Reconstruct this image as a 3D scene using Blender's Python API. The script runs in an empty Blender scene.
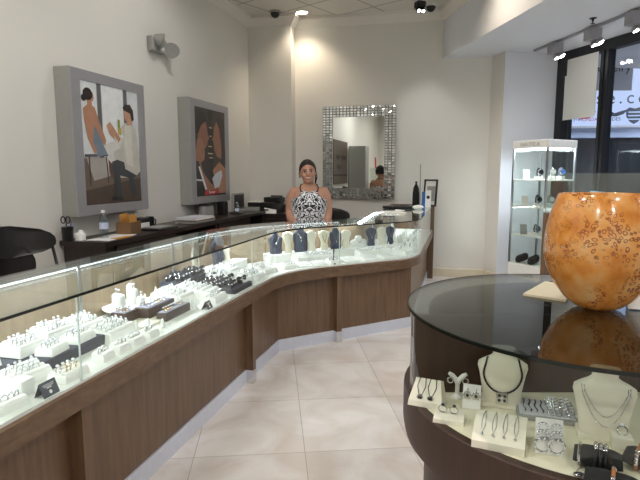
import bpy, bmesh, math, random
from mathutils import Vector, Matrix
random.seed(7)
PI = math.pi
scene = bpy.context.scene
COL = scene.collection

# ------------------------------------------------------------------ colours and materials
def lin(c):
    return tuple((x / 12.92 if x <= .04045 else ((x + .055) / 1.055) ** 2.4) for x in c)
def rgb(h):
    return lin((int(h[0:2], 16) / 255, int(h[2:4], 16) / 255, int(h[4:6], 16) / 255)) + (1,)
def newmat(name):
    m = bpy.data.materials.new(name); m.use_nodes = True
    nt = m.node_tree
    return m, nt, nt.nodes['Principled BSDF'], nt.nodes['Material Output']
def setin(b, **kw):
    al = {'rough': 'Roughness', 'metal': 'Metallic', 'coat': 'Coat Weight', 'trans': 'Transmission Weight', 'ior': 'IOR', 'spec': 'Specular IOR Level', 'sheen': 'Sheen Weight', 'alpha': 'Alpha', 'sss': 'Subsurface Weight'}
    for k, v in kw.items(): b.inputs[al[k]].default_value = v
def plain(name, h, bump=0, bscale=200, vary=.04, vscale=30, **kw):
    """procedural base colour: the colour with a faint noise variation"""
    m, nt, b, o = newmat(name)
    c = rgb(h)
    tc = nt.nodes.new('ShaderNodeTexCoord'); n = nt.nodes.new('ShaderNodeTexNoise'); n.inputs['Scale'].default_value = vscale
    nt.links.new(tc.outputs['Object'], n.inputs['Vector'])
    r = nt.nodes.new('ShaderNodeValToRGB')
    r.color_ramp.elements[0].position = .3; r.color_ramp.elements[1].position = .7
    r.color_ramp.elements[0].color = tuple(x * (1 - vary) for x in c[:3]) + (1,)
    r.color_ramp.elements[1].color = tuple(min(1, x * (1 + vary)) for x in c[:3]) + (1,)
    nt.links.new(n.outputs['Fac'], r.inputs['Fac']); nt.links.new(r.outputs['Color'], b.inputs['Base Color'])
    setin(b, **({'rough': .5} | kw))
    if bump:
        n2 = nt.nodes.new('ShaderNodeTexNoise'); n2.inputs['Scale'].default_value = bscale
        nt.links.new(tc.outputs['Object'], n2.inputs['Vector'])
        bp = nt.nodes.new('ShaderNodeBump'); bp.inputs['Strength'].default_value = bump; bp.inputs['Distance'].default_value = .002
        nt.links.new(n2.outputs['Fac'], bp.inputs['Height']); nt.links.new(bp.outputs['Normal'], b.inputs['Normal'])
    return m
def emit(name, h, s):
    m, nt, b, o = newmat(name)
    nt.nodes.remove(b)
    e = nt.nodes.new('ShaderNodeEmission'); e.inputs['Color'].default_value = rgb(h); e.inputs['Strength'].default_value = s
    nt.links.new(e.outputs[0], o.inputs['Surface'])
    return m
def wood(name, h1, h2, scale=3.0, stretch=(14, 14, .9), rough=.42, coat=.15):
    m, nt, b, o = newmat(name)
    g = nt.nodes.new('ShaderNodeNewGeometry'); mp = nt.nodes.new('ShaderNodeMapping'); mp.inputs['Scale'].default_value = stretch
    n = nt.nodes.new('ShaderNodeTexNoise'); n.inputs['Scale'].default_value = scale; n.inputs['Detail'].default_value = 6; n.inputs['Roughness'].default_value = .6
    r = nt.nodes.new('ShaderNodeValToRGB'); r.color_ramp.elements[0].position = .32; r.color_ramp.elements[1].position = .7
    r.color_ramp.elements[0].color = rgb(h1); r.color_ramp.elements[1].color = rgb(h2)
    nt.links.new(g.outputs['Position'], mp.inputs['Vector']); nt.links.new(mp.outputs[0], n.inputs['Vector'])
    nt.links.new(n.outputs['Fac'], r.inputs['Fac']); nt.links.new(r.outputs['Color'], b.inputs['Base Color'])
    setin(b, rough=rough, coat=coat); b.inputs['Coat Roughness'].default_value = .3
    return m
def thin_glass(name, tint='FFFFFF', r0=.04, gl='FFFFFF'):
    """clear sheet: see-through with a mirror reflection that grows towards grazing angles (same from both sides)"""
    m, nt, b, o = newmat(name); nt.nodes.remove(b)
    L = nt.links.new; N = nt.nodes.new
    g = N('ShaderNodeNewGeometry'); d = N('ShaderNodeVectorMath'); d.operation = 'DOT_PRODUCT'
    L(g.outputs['Incoming'], d.inputs[0]); L(g.outputs['Normal'], d.inputs[1])
    a = N('ShaderNodeMath'); a.operation = 'ABSOLUTE'; L(d.outputs['Value'], a.inputs[0])
    s = N('ShaderNodeMath'); s.operation = 'SUBTRACT'; s.inputs[0].default_value = 1; s.use_clamp = True; L(a.outputs[0], s.inputs[1])
    p = N('ShaderNodeMath'); p.operation = 'POWER'; p.inputs[1].default_value = 5; L(s.outputs[0], p.inputs[0])
    q = N('ShaderNodeMath'); q.operation = 'MULTIPLY_ADD'; q.inputs[1].default_value = 1 - r0; q.inputs[2].default_value = r0; L(p.outputs[0], q.inputs[0])
    t = N('ShaderNodeBsdfTransparent'); t.inputs['Color'].default_value = rgb(tint)
    gy = N('ShaderNodeBsdfGlossy'); gy.inputs['Roughness'].default_value = 0.0; gy.inputs['Color'].default_value = rgb(gl)
    mx = N('ShaderNodeMixShader'); L(q.outputs[0], mx.inputs[0]); L(t.outputs[0], mx.inputs[1]); L(gy.outputs[0], mx.inputs[2])
    L(mx.outputs[0], o.inputs['Surface'])
    return m

M = {}
M['wall'] = plain('wall_paint', 'E1DED7', vary=.015, vscale=1.5, rough=.75, bump=.05)
M['wall_cool'] = plain('wall_paint_daylit', 'E2E4EA', vary=.015, vscale=1.5, rough=.7)  # bluish tint painted in for cool window daylight on soffit and column
M['trimw'] = plain('trim_paint', 'E2DED6', vary=.01, rough=.55)
M['stone'] = plain('baseboard_stone', 'D8CDB8', vary=.06, vscale=6, rough=.35)
M['wood'] = wood('walnut_panel', '5C442F', '745940')
M['woodrail'] = wood('walnut_rail', '59422E', '745A41', stretch=(5, 5, 14))
M['woodlite'] = wood('back_panel_wood', '8E7B62', 'A39076', stretch=(9, 9, .7))
M['wooddark'] = wood('dark_walnut', '33221A', '432D21', rough=.5, coat=0)
M['deskwood'] = wood('espresso_wood', '1E1412', '2E201B', rough=.4)
M['kick'] = plain('brushed_metal_kick', 'DCE1EE', vary=.03, rough=.32, metal=.55)
M['steel'] = plain('satin_steel', 'B8BABC', vary=.03, rough=.3, metal=.9)
M['chrome'] = plain('bright_steel', 'E0E0E2', vary=.02, rough=.12, metal=1.0)
M['deck'] = plain('white_deck', 'DBDCD6', vary=.01, rough=.5)
M['deckcream'] = plain('cream_deck', 'F0E9CF', vary=.02, rough=.6)
M['foam'] = plain('white_leatherette', 'F2F1EE', vary=.02, rough=.55, bump=.1)
M['cream'] = plain('cream_leatherette', 'EEE8D6', vary=.02, rough=.5, bump=.08)
M['char'] = plain('charcoal_suede', '3A3C48', vary=.08, rough=.85, bump=.2)
M['navy'] = plain('slate_navy_suede', '474A5A', vary=.08, rough=.85, bump=.2)
M['darkstand'] = plain('graphite_velvet', '23242B', vary=.1, rough=.8)
M['silver'] = plain('silver_metal', 'D2D2D4', vary=.02, rough=.18, metal=1)
M['gold'] = plain('gold_metal', 'D9B65E', vary=.02, rough=.18, metal=1)
M['gem'] = plain('clear_stone', 'F4F6FF', vary=.02, rough=.05, coat=1.0)
M['gemdark'] = plain('dark_stone', '2A2C3C', vary=.1, rough=.06, coat=1.0)
M['black'] = plain('black_plastic', '121214', vary=.1, rough=.35)
M['blackmat'] = plain('black_fabric', '141416', vary=.1, rough=.85, bump=.2)
M['leather'] = plain('black_leather', '1A1716', vary=.1, rough=.42, bump=.15)
M['edge'] = plain('dark_glass_edge', '0C1512', vary=.05, rough=.12)
M['glassedge'] = plain('pale_glass_edge', 'C9D6D2', vary=.02, rough=.2)
M['glass'] = thin_glass('showcase_glass', 'FAFDFB')
M['glasstop'] = thin_glass('showcase_top_glass', 'F2F8F5', r0=.05)
M['glassround'] = thin_glass('round_table_glass', 'C9CFCB', r0=.06)
M['winglass'] = thin_glass('window_glass', 'D9E2EE', r0=.05)
M['mirror'] = plain('mirror_silver', 'E4E8E4', vary=.003, rough=.0, metal=1)
M['mirrortile'] = plain('mirror_mosaic', 'DCDFDE', vary=.05, rough=.12, metal=1)
M['grout'] = plain('mosaic_grout', '9A9A97', vary=.06, rough=.6)
M['framegrey'] = plain('grey_satin_frame', 'A3A2A6', vary=.015, rough=.32, metal=.35)
M['frameside'] = plain('grey_frame_side', '9C9B96', vary=.02, rough=.45, metal=.2)
M['paper'] = plain('white_paper', 'F1F0EC', vary=.02, rough=.7)
M['greyplas'] = plain('grey_plastic', '9A9A96', vary=.03, rough=.5)
M['windark'] = plain('black_window_metal', '131418', vary=.08, rough=.4)
M['poster'] = plain('grey_white_poster', 'DAD8D0', vary=.01, rough=.6)
M['led'] = emit('led_strip', 'F2F7FF', 5)
M['lamp'] = emit('lamp_face', 'FFF3DC', 18)
M['lampcool'] = emit('spot_face', 'FFFFFF', 25)
M['skin'] = plain('skin', 'B98A72', vary=.05, rough=.5, sss=.08)
M['hair'] = plain('dark_brown_hair', '1B100C', vary=.2, vscale=60, rough=.6)
M['lips'] = plain('lip', '9A4E48', vary=.04, rough=.4)
M['teeth'] = plain('teeth', 'F2EDE4', rough=.3)
M['eye'] = plain('eye_dark', '1A1210', rough=.15)
M['shadowlid'] = plain('eyelid_makeup', '6E4A3E', rough=.6)
M['envelope'] = plain('kraft_orange', 'D29A4A', vary=.1, rough=.7)
M['box'] = plain('cardboard_brown', '7A5A3C', vary=.08, rough=.75)
M['red'] = plain('red_print', 'B3262B', vary=.05, rough=.5)
M['blueprint'] = plain('blue_print', '3C6FC0', vary=.05, rough=.5)
M['bluebottle'] = thin_glass('clear_bottle', 'E4ECF0', r0=.14)
M['brownboard'] = wood('sign_board_brown', '3B2C20', '4C3A2B')
M['letter'] = plain('dark_lettering', '3C4250', rough=.5)
M['letterblack'] = plain('black_lettering', '17130F', rough=.5)
M['extboard'] = emit('glowing_sign_face', 'C9D6F4', 1.35)  # emission put in for daylight falling on the sign board
M['extdark'] = plain('facade_dark', '20242C', vary=.15, rough=.25)
M['extmid'] = plain('facade_slate', '3B445C', vary=.08, rough=.6)
M['extpale'] = plain('facade_pale', 'C4D0EA', vary=.03, rough=.6)
M['signgrey'] = plain('blade_sign_grey', 'D3D4DC', vary=.03, rough=.5)

def floor_mat():
    m, nt, b, o = newmat('marble_tile'); L = nt.links.new; N = nt.nodes.new
    g = N('ShaderNodeNewGeometry'); mp = N('ShaderNodeMapping')
    mp.vector_type = 'POINT'; mp.inputs['Rotation'].default_value = (0, 0, math.radians(-5.2)); mp.inputs['Location'].default_value = (-.158, -.012, 0)
    L(g.outputs['Position'], mp.inputs['Vector'])
    br = N('ShaderNodeTexBrick'); br.offset = 0; br.inputs['Scale'].default_value = 1
    br.inputs['Brick Width'].default_value = .59; br.inputs['Row Height'].default_value = .655
    br.inputs['Mortar Size'].default_value = .0025; br.inputs['Mortar Smooth'].default_value = .3
    br.inputs['Color1'].default_value = rgb('D3CCC6'); br.inputs['Color2'].default_value = rgb('E2DCD7'); br.inputs['Mortar'].default_value = rgb('ABA29B')
    L(mp.outputs[0], br.inputs['Vector'])
    n = N('ShaderNodeTexNoise'); n.inputs['Scale'].default_value = 2.2; n.inputs['Detail'].default_value = 8; n.inputs['Distortion'].default_value = 1.6
    L(mp.outputs[0], n.inputs['Vector'])
    r = N('ShaderNodeValToRGB'); r.color_ramp.elements[0].position = .35; r.color_ramp.elements[1].position = .62
    r.color_ramp.elements[0].color = rgb('E2D9D0'); r.color_ramp.elements[1].color = (1, 1, 1, 1)
    L(n.outputs['Fac'], r.inputs['Fac'])
    mx = N('ShaderNodeMix'); mx.data_type = 'RGBA'; mx.blend_type = 'MULTIPLY'; mx.inputs[0].default_value = .8
    L(br.outputs['Color'], mx.inputs[6]); L(r.outputs['Color'], mx.inputs[7]); L(mx.outputs[2], b.inputs['Base Color'])
    setin(b, rough=.3, spec=.45)
    return m
M['floor'] = floor_mat()
def ceil_mat():
    m, nt, b, o = newmat('ceiling_tile'); L = nt.links.new; N = nt.nodes.new
    g = N('ShaderNodeNewGeometry'); mp = N('ShaderNodeMapping')
    mp.inputs['Rotation'].default_value = (0, 0, math.radians(40)); mp.inputs['Location'].default_value = (5.36, .05, 0)
    L(g.outputs['Position'], mp.inputs['Vector'])
    br = N('ShaderNodeTexBrick'); br.offset = 0; br.inputs['Scale'].default_value = 1
    br.inputs['Brick Width'].default_value = .61; br.inputs['Row Height'].default_value = .61; br.inputs['Mortar Size'].default_value = .009
    br.inputs['Color1'].default_value = rgb('D5D2CA'); br.inputs['Color2'].default_value = rgb('DAD7CF'); br.inputs['Mortar'].default_value = rgb('8F8B83')
    L(mp.outputs[0], br.inputs['Vector']); L(br.outputs['Color'], b.inputs['Base Color'])
    setin(b, rough=.85)
    return m
M['ceil'] = ceil_mat()
def vase_mat():
    m, nt, b, o = newmat('art_glass_orange'); L = nt.links.new; N = nt.nodes.new
    tc = N('ShaderNodeTexCoord')
    n1 = N('ShaderNodeTexNoise'); n1.inputs['Scale'].default_value = 16; n1.inputs['Detail'].default_value = 5; L(tc.outputs['Object'], n1.inputs['Vector'])
    r1 = N('ShaderNodeValToRGB'); e = r1.color_ramp.elements
    e[0].position = .3; e[0].color = rgb('DE8E30'); e[1].position = .72; e[1].color = rgb('F8CF8E')
    x = e.new(.5); x.color = rgb('F2AE5A'); L(n1.outputs['Fac'], r1.inputs['Fac'])
    # warp
    n2 = N('ShaderNodeTexNoise'); n2.inputs['Scale'].default_value = 14; L(tc.outputs['Object'], n2.inputs['Vector'])
    ad = N('ShaderNodeVectorMath'); ad.operation = 'MULTIPLY_ADD'; ad.inputs[1].default_value = (.045, .045, .045)
    L(n2.outputs['Color'], ad.inputs[0]); L(tc.outputs['Object'], ad.inputs[2])
    v = N('ShaderNodeTexVoronoi'); v.inputs['Scale'].default_value = 66; L(ad.outputs[0], v.inputs['Vector'])
    a = N('ShaderNodeMath'); a.operation = 'SUBTRACT'; a.inputs[1].default_value = .36; L(v.outputs['Distance'], a.inputs[0])
    ab = N('ShaderNodeMath'); ab.operation = 'ABSOLUTE'; L(a.outputs[0], ab.inputs[0])
    rr = N('ShaderNodeMapRange'); rr.inputs['From Min'].default_value = .14; rr.inputs['From Max'].default_value = .04; L(ab.outputs[0], rr.inputs['Value'])
    n3 = N('ShaderNodeTexNoise'); n3.inputs['Scale'].default_value = 7.5; n3.inputs['Detail'].default_value = 3; n3.inputs['Distortion'].default_value = .8
    L(tc.outputs['Object'], n3.inputs['Vector'])
    r3 = N('ShaderNodeMapRange'); r3.inputs['From Min'].default_value = .43; r3.inputs['From Max'].default_value = .57; L(n3.outputs['Fac'], r3.inputs['Value'])
    mu = N('ShaderNodeMath'); mu.operation = 'MULTIPLY'; L(rr.outputs[0], mu.inputs[0]); L(r3.outputs[0], mu.inputs[1])
    m2 = N('ShaderNodeMath'); m2.operation = 'MULTIPLY'; m2.inputs[1].default_value = .85; L(mu.outputs[0], m2.inputs[0])
    mx = N('ShaderNodeMix'); mx.data_type = 'RGBA'; L(m2.outputs[0], mx.inputs[0]); L(r1.outputs['Color'], mx.inputs[6]); mx.inputs[7].default_value = rgb('8E3A1E')
    L(mx.outputs[2], b.inputs['Base Color']); setin(b, rough=.18, coat=1.0)
    tl = N('ShaderNodeBsdfTranslucent'); L(mx.outputs[2], tl.inputs['Color'])
    ms = N('ShaderNodeMixShader'); ms.inputs[0].default_value = .3; L(b.outputs[0], ms.inputs[1]); L(tl.outputs[0], ms.inputs[2]); L(ms.outputs[0], o.inputs['Surface'])
    return m
M['vase'] = vase_mat()
def dress_mat():
    m, nt, b, o = newmat('dress_print'); L = nt.links.new; N = nt.nodes.new
    tc = N('ShaderNodeTexCoord'); s = N('ShaderNodeSeparateXYZ'); L(tc.outputs['Object'], s.inputs[0])
    a = N('ShaderNodeMath'); a.operation = 'ABSOLUTE'; L(s.outputs[0], a.inputs[0])
    c = N('ShaderNodeCombineXYZ'); L(a.outputs[0], c.inputs[0]); L(s.outputs[1], c.inputs[1]); L(s.outputs[2], c.inputs[2])
    w = N('ShaderNodeTexWave'); w.inputs['Scale'].default_value = 12; w.inputs['Distortion'].default_value = 11; w.inputs['Detail'].default_value = 2; w.inputs['Detail Scale'].default_value = 2.2
    w.bands_direction = 'DIAGONAL'; L(c.outputs[0], w.inputs['Vector'])
    r = N('ShaderNodeValToRGB'); r.color_ramp.elements[0].position = .42; r.color_ramp.elements[1].position = .58
    r.color_ramp.elements[0].color = rgb('15161C'); r.color_ramp.elements[1].color = rgb('E4E6EA')
    L(w.outputs['Fac'], r.inputs['Fac']); L(r.outputs['Color'], b.inputs['Base Color']); setin(b, rough=.6)
    return m
M['dress'] = dress_mat()

# ------------------------------------------------------------------ mesh builder
class MB:
    def __init__(s): s.v = []; s.f = []; s.mi = []; s.M = Matrix(); s.cur = 0
    def add(s, vs, fs):
        k = len(s.v); s.v += [tuple(s.M @ Vector(p)) for p in vs]
        s.f += [tuple(i + k for i in f) for f in fs]; s.mi += [s.cur] * len(fs)
        return s
    def box(s, x, y, z, sx, sy, sz, rz=0, tx=1, ty=1):
        """centre x, y, bottom z; tx, ty shrink the top"""
        c, sn = math.cos(rz), math.sin(rz); vs = []
        for zz, ax, ay in ((z, 1, 1), (z + sz, tx, ty)):
            for a, b in ((-1, -1), (1, -1), (1, 1), (-1, 1)):
                px, py = a * sx / 2 * ax, b * sy / 2 * ay
                vs.append((x + px * c - py * sn, y + px * sn + py * c, zz))
        return s.add(vs, [(3, 2, 1, 0), (4, 5, 6, 7), (0, 1, 5, 4), (1, 2, 6, 5), (2, 3, 7, 6), (3, 0, 4, 7)])
    def rbox(s, x, y, z, sx, sy, sz, r=.004, rz=0, tx=1, ty=1, n=3):
        """box with rounded vertical and top edges"""
        def loop(ix, iy, zz, kx, ky):
            out = []
            hx, hy = sx / 2 * kx - ix, sy / 2 * ky - iy
            rr = min(r, hx * .9, hy * .9)
            for q, (a, b) in enumerate(((1, 1), (-1, 1), (-1, -1), (1, -1))):
                for k in range(n + 1):
                    t = PI / 2 * (q + k / n)
                    out.append((a * (hx - rr) + rr * math.cos(t), b * (hy - rr) + rr * math.sin(t), zz))
            return out
        ls = [loop(0, 0, z, 1, 1)]
        for k in range(n + 1):
            t = PI / 2 * k / n; q = 1 - math.sin(t); ins = r * (1 - math.cos(t)); zz = z + sz - r * q
            f = (zz - z) / sz
            ls.append(loop(ins, ins, zz, 1 + (tx - 1) * f, 1 + (ty - 1) * f))
        c, sn = math.cos(rz), math.sin(rz)
        return s.loft([[(x + p[0] * c - p[1] * sn, y + p[0] * sn + p[1] * c, p[2]) for p in l] for l in ls])
    def loft(s, loops, cap=True, closed=True):
        n = len(loops[0]); vs = [p for l in loops for p in l]; fs = []
        for i in range(len(loops) - 1):
            for j in range(n if closed else n - 1):
                a, b = i * n + j, i * n + (j + 1) % n
                fs.append((a, b, b + n, a + n))
        if cap and closed:
            fs.append(tuple(range(n - 1, -1, -1))); fs.append(tuple((len(loops) - 1) * n + j for j in range(n)))
        return s.add(vs, fs)
    def prism(s, poly, z0, z1): return s.loft([[(p[0], p[1], z0) for p in poly], [(p[0], p[1], z1) for p in poly]])
    def lathe(s, prof, x=0, y=0, z=0, seg=24, cap=True, sx=1, sy=1):
        return s.loft([[(x + r * sx * math.cos(2 * PI * k / seg), y + r * sy * math.sin(2 * PI * k / seg), z + h) for k in range(seg)] for r, h in prof], cap)
    def tube(s, pts, r, seg=8, closed=False, flat=1.0):
        pts = [Vector(p) for p in pts]; n = len(pts); loops = []; up = None
        for i, p in enumerate(pts):
            a = pts[(i - 1) % n] if (closed or i > 0) else p
            b = pts[(i + 1) % n] if (closed or i < n - 1) else p
            t = (b - a).normalized()
            if up is None: up = Vector((0, 0, 1)) if abs(t.z) < .9 else Vector((1, 0, 0))
            u = (up - t * up.dot(t))
            u = u.normalized() if u.length > 1e-6 else t.orthogonal().normalized()
            w = t.cross(u); up = u
            rr = r[i] if isinstance(r, (list, tuple)) else r
            loops.append([tuple(p + u * rr * math.cos(2 * PI * k / seg) * flat + w * rr * math.sin(2 * PI * k / seg)) for k in range(seg)])
        if closed:
            loops.append(loops[0]); return s.loft(loops, cap=False)
        return s.loft(loops)
    def ball(s, x, y, z, rx, ry=None, rz=None, seg=16, rings=10):
        ry = ry or rx; rz = rz or rx
        return s.lathe([(max(1e-4, math.sin(PI * k / rings)), -math.cos(PI * k / rings)) for k in range(rings + 1)], seg=seg) if False else \
            s.loft([[(x + rx * max(.001, math.sin(PI * k / rings)) * math.cos(2 * PI * j / seg), y + ry * max(.001, math.sin(PI * k / rings)) * math.sin(2 * PI * j / seg), z - rz * math.cos(PI * k / rings)) for j in range(seg)] for k in range(rings + 1)])
    def cyl(s, a, b, r, seg=16, r2=None): return s.tube([a, b], [r, r if r2 is None else r2], seg)
    def build(s, name, mats, parent=None, smooth=35, origin=None):
        me = bpy.data.meshes.new(name)
        o0 = Vector(origin) if origin is not None else Vector((0, 0, 0))
        me.from_pydata([tuple(Vector(p) - o0) for p in s.v], [], s.f)
        ms = mats if isinstance(mats, (list, tuple)) else [mats]
        for m in ms: me.materials.append(m)
        for p, k in zip(me.polygons, s.mi): p.material_index = k
        bm = bmesh.new(); bm.from_mesh(me); bmesh.ops.recalc_face_normals(bm, faces=bm.faces); bm.to_mesh(me); bm.free()
        if smooth:
            me.shade_smooth(); me.set_sharp_from_angle(angle=math.radians(smooth))
        o = bpy.data.objects.new(name, me); COL.objects.link(o)
        if origin is not None: o.location = o0
        if parent is not None: o.parent = parent
        return o
def tag(o, label, cat, group=None, kind=None):
    if label: o['label'] = label
    if cat: o['category'] = cat
    if group: o['group'] = group
    if kind: o['kind'] = kind
    return o
def thing(name, label, cat, loc=(0, 0, 0), rz=0, group=None):
    o = bpy.data.objects.new(name, None); COL.objects.link(o); o.empty_display_size = .05
    o.location = loc; o.rotation_euler = (0, 0, rz)
    return tag(o, label, cat, group)
def struct(o): o['kind'] = 'structure'; return o
def dup(root, loc, rz=0, label=None, group=None, scale=None):
    r = root.copy(); COL.objects.link(r); r.location = loc; r.rotation_euler = (0, 0, rz)
    if label: r['label'] = label
    if group: r['group'] = group
    if scale: r.scale = scale
    for ch in list(root.children):
        c = ch.copy(); COL.objects.link(c); c.parent = r
        for g in ch.children:
            d = g.copy(); COL.objects.link(d); d.parent = c
    return r
def text(name, body, size, mat, loc, rot, parent=None, extrude=.001, align='CENTER', space=1.0):
    cu = bpy.data.curves.new(name, 'FONT'); cu.body = body; cu.size = size; cu.extrude = extrude; cu.align_x = align; cu.space_character = space
    cu.materials.append(mat)
    o = bpy.data.objects.new(name, cu); COL.objects.link(o); o.location = loc; o.rotation_euler = rot
    dg = bpy.context.evaluated_depsgraph_get(); me = bpy.data.meshes.new_from_object(o.evaluated_get(dg)); bpy.data.objects.remove(o)
    me.name = name; o = bpy.data.objects.new(name, me); COL.objects.link(o); o.location = loc; o.rotation_euler = rot
    if parent is not None: o.parent = parent
    return o

# ------------------------------------------------------------------ camera and plan geometry
F, H = 520.0, 1.5
PITCH = math.atan(68 / F)
cam = bpy.data.cameras.new('camera'); camo = bpy.data.objects.new('camera', cam); COL.objects.link(camo)
cam.sensor_fit = 'HORIZONTAL'; cam.sensor_width = 36; cam.lens = 36 * F / 640; cam.clip_start = .02; cam.clip_end = 200
camo.location = (0, 0, H); camo.rotation_euler = (PI / 2 - PITCH, 0, 0); scene.camera = camo
cP, sP = math.cos(PITCH), math.sin(PITCH)
def ray(x, y):
    u, v = (x - 320) / F, (240 - y) / F
    return Vector((u, cP + v * sP, -sP + v * cP))
def hz(x, y, z):                       # where the sight line through a photo point meets height z
    d = ray(x, y); return Vector((0, 0, H)) + d * ((z - H) / d.z)
def vt(x, y, n, off):                  # where it meets the upright plane n.p = off
    d = ray(x, y); return Vector((0, 0, H)) + d * (off / (d.x * n[0] + d.y * n[1]))
aA, aB = math.radians(15.2), math.radians(60.2)
dA, nA = Vector((math.sin(aA), math.cos(aA))), Vector((-math.cos(aA), math.sin(aA)))
dB, nB = Vector((math.sin(aB), math.cos(aB))), Vector((-math.cos(aB), math.sin(aB)))
GA, GB, GC = 1.39, 3.785, .385          # the three straight runs of the counter's front glass
RZA = PI / 2 - aA                        # z rotation that turns local x along the left run
RZB = PI / 2 - aB
def A(s, t): p = dA * s + nA * (GA + t); return (p.x, p.y)
def B(s, t): p = dB * s + nB * (GB + t); return (p.x, p.y)
def C(s, t): p = dA * s + nA * (GC + t); return (p.x, p.y)

# ------------------------------------------------------------------ the room
CEIL = 3.69; SOF = 3.05
n8 = math.radians(12)
bn = Vector((math.sin(n8), math.cos(n8))); bd = Vector((math.cos(n8), -math.sin(n8)))
BW = Vector((1.94, 7.38)).dot(bn)
def back(s, off=0): p = bd * s + bn * (BW - off); return (p.x, p.y)     # s along the back wall
def sback(x): return (x - bn.x * BW) / bd.x
WL = 3.045
def cross_(n1, o1, n2, o2):
    det = n1.x * n2.y - n1.y * n2.x
    return Vector(((o1 * n2.y - n1.y * o2) / det, (n1.x * o2 - o1 * n2.x) / det))
def left(s, off=0): p = dA * s + nA * (WL - off); return (p.x, p.y)

mb = MB(); mb.prism([(-6, -4.5), (12, -4.5), (12, 16), (-6, 16)], -.06, 0); struct(mb.build('floor', M['floor'], smooth=0))
mb = MB(); mb.prism([(-6, -4.2), (7, -4.2), (7, 9), (-6, 9)], CEIL, CEIL + .08); struct(mb.build('ceiling', M['ceil'], smooth=0))
# left wall
p0, p1 = left(-5.2), left(8.1)
q0, q1 = left(-5.2, -.15), left(8.1, -.15)
mb = MB(); mb.prism([p0, p1, q1, q0], 0, CEIL); struct(mb.build('wall_left', M['wall'], smooth=0))
# back wall and the pilaster in its left corner
xs0, xs1 = sback(-1.4), sback(2.45)
mb = MB(); mb.prism([back(xs0), back(xs1), back(xs1, -.15), back(xs0, -.15)], 0, CEIL); struct(mb.build('wall_back', M['wall'], smooth=0))
pv_ = vt(292, 190, (bn.x, bn.y), BW - .22); sp0, sp1 = sback(-1.3), pv_.x * bd.x + pv_.y * bd.y
mb = MB(); mb.prism([back(sp0, .22), back(sp1, .22), back(sp1, 0), back(sp0, 0)], 0, CEIL); struct(mb.build('wall_pilaster', M['wall'], smooth=0))
# crown mouldings
def crown(name, path, closed=False):
    """path: plan points with inward normals"""
    prof = [(0, 3.555), (.012, 3.555), (.02, 3.575), (.05, 3.60), (.085, 3.645), (.1, 3.65), (.1, CEIL), (0, CEIL)]
    mb = MB(); mb.loft([[(p[0] + n[0] * o, p[1] + n[1] * o, z) for o, z in prof] for p, n in path]); return struct(mb.build(name, M['trimw'], smooth=30))
nl = (-nA.x, -nA.y); nbk = (-bn.x, -bn.y)
def miter(n1, n2):
    v = Vector(n1) + Vector(n2); k = 1 + Vector(n1).dot(Vector(n2)); return (v.x / k, v.y / k)
cl = cross_(nA, WL, bn, BW - .22)
crown('trim_1', [(left(-5.2), nl), ((cl.x, cl.y), miter(nl, nbk))])
pr = back(sp1, .22); pr2 = back(sp1, 0); nr = (bd.x, bd.y)
crown('trim_2', [((cl.x, cl.y), miter(nl, nbk)), (pr, miter(nbk, nr)), (pr2, miter(nr, nbk)), (back(sback(1.70)), nbk)])
# right soffit: a lowered ceiling over the window side
sd = Vector((.1425, -.9898)).normalized()
se = Vector((1.694, 7.425))
e0 = se - sd * .3; e1 = se + sd * 12.2
mb = MB(); mb.prism([tuple(e0), (7, 8.4), (7, -4.2), tuple(e1)], SOF, CEIL); struct(mb.build('ceiling_soffit', M['wall_cool'], smooth=0))
ns = (-sd.y * -1, sd.x * -1)
ns = (sd.y, -sd.x) if sd.y * 1 < 0 else (-sd.y, sd.x)
crown('trim_3', [(tuple(se - sd * .02), ns), (tuple(e1), ns)])
# right column: shaded return and daylight-tinted face, then the shop window
c0, c1, c2 = (2.33, 7.31), (2.398, 6.978), (3.206, 7.15)
mb = MB(); mb.prism([c0, c1, (c1[0] + .02, c1[1] + .3), (c0[0] + .1, c0[1] + .2)], 0, SOF); struct(mb.build('wall_return', M['wall'], smooth=0))
mb = MB(); mb.prism([c1, c2, (c2[0] + .05, c2[1] + .35), (c1[0] + .02, c1[1] + .3)], 0, SOF); struct(mb.build('wall_right', M['wall_cool'], smooth=0))
wd = Vector((.289, -.957)).normalized(); wn = Vector((-wd.y, wd.x)) * -1
wn = Vector((wd.y, -wd.x)) if Vector((wd.y, -wd.x)).x < 0 else Vector((-wd.y, wd.x))    # towards the shop
W0 = Vector(c2)
def win(t, o=0): p = W0 + wd * t + wn * o; return (p.x, p.y)
def wbar(mb, t0, t1, z0, z1, o0=-.05, o1=.06): mb.prism([win(t0, o0), win(t1, o0), win(t1, o1), win(t0, o1)], z0, z1)
wf = MB(); TW = 9.5
wbar(wf, 0, .13, 0, SOF); wbar(wf, .13, TW, SOF - .12, SOF); wbar(wf, .13, TW, 0, .12)
wbar(wf, .72, .83, .12, SOF - .12); wbar(wf, .77, .78, .12, SOF - .12, .06, .075)
for t in (2.2, 3.9, 5.6, 7.3, 9.4): wbar(wf, t, t + .12, .12, SOF - .12)
wbar(wf, .13, .2, SOF - .32, SOF - .12, .0, .09)
wbar(wf, .2, .23, .12, SOF - .12, -.02, .03)
wo = struct(wf.build('window_1', M['windark'], smooth=0))
wg = MB()
wg.add([win(.1) + (.1,), win(TW) + (.1,), win(TW) + (SOF - .1,), win(.1) + (SOF - .1,)], [(0, 1, 2, 3)])
g = wg.build('pane', M['winglass'], wo, smooth=0)
# front of the shop, behind the camera
mb = MB(); mb.prism([(-5, -3.6), (6.2, -3.6), (6.2, -3.75), (-5, -3.75)], 0, CEIL); struct(mb.build('wall_front', M['wall'], smooth=0))
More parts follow.
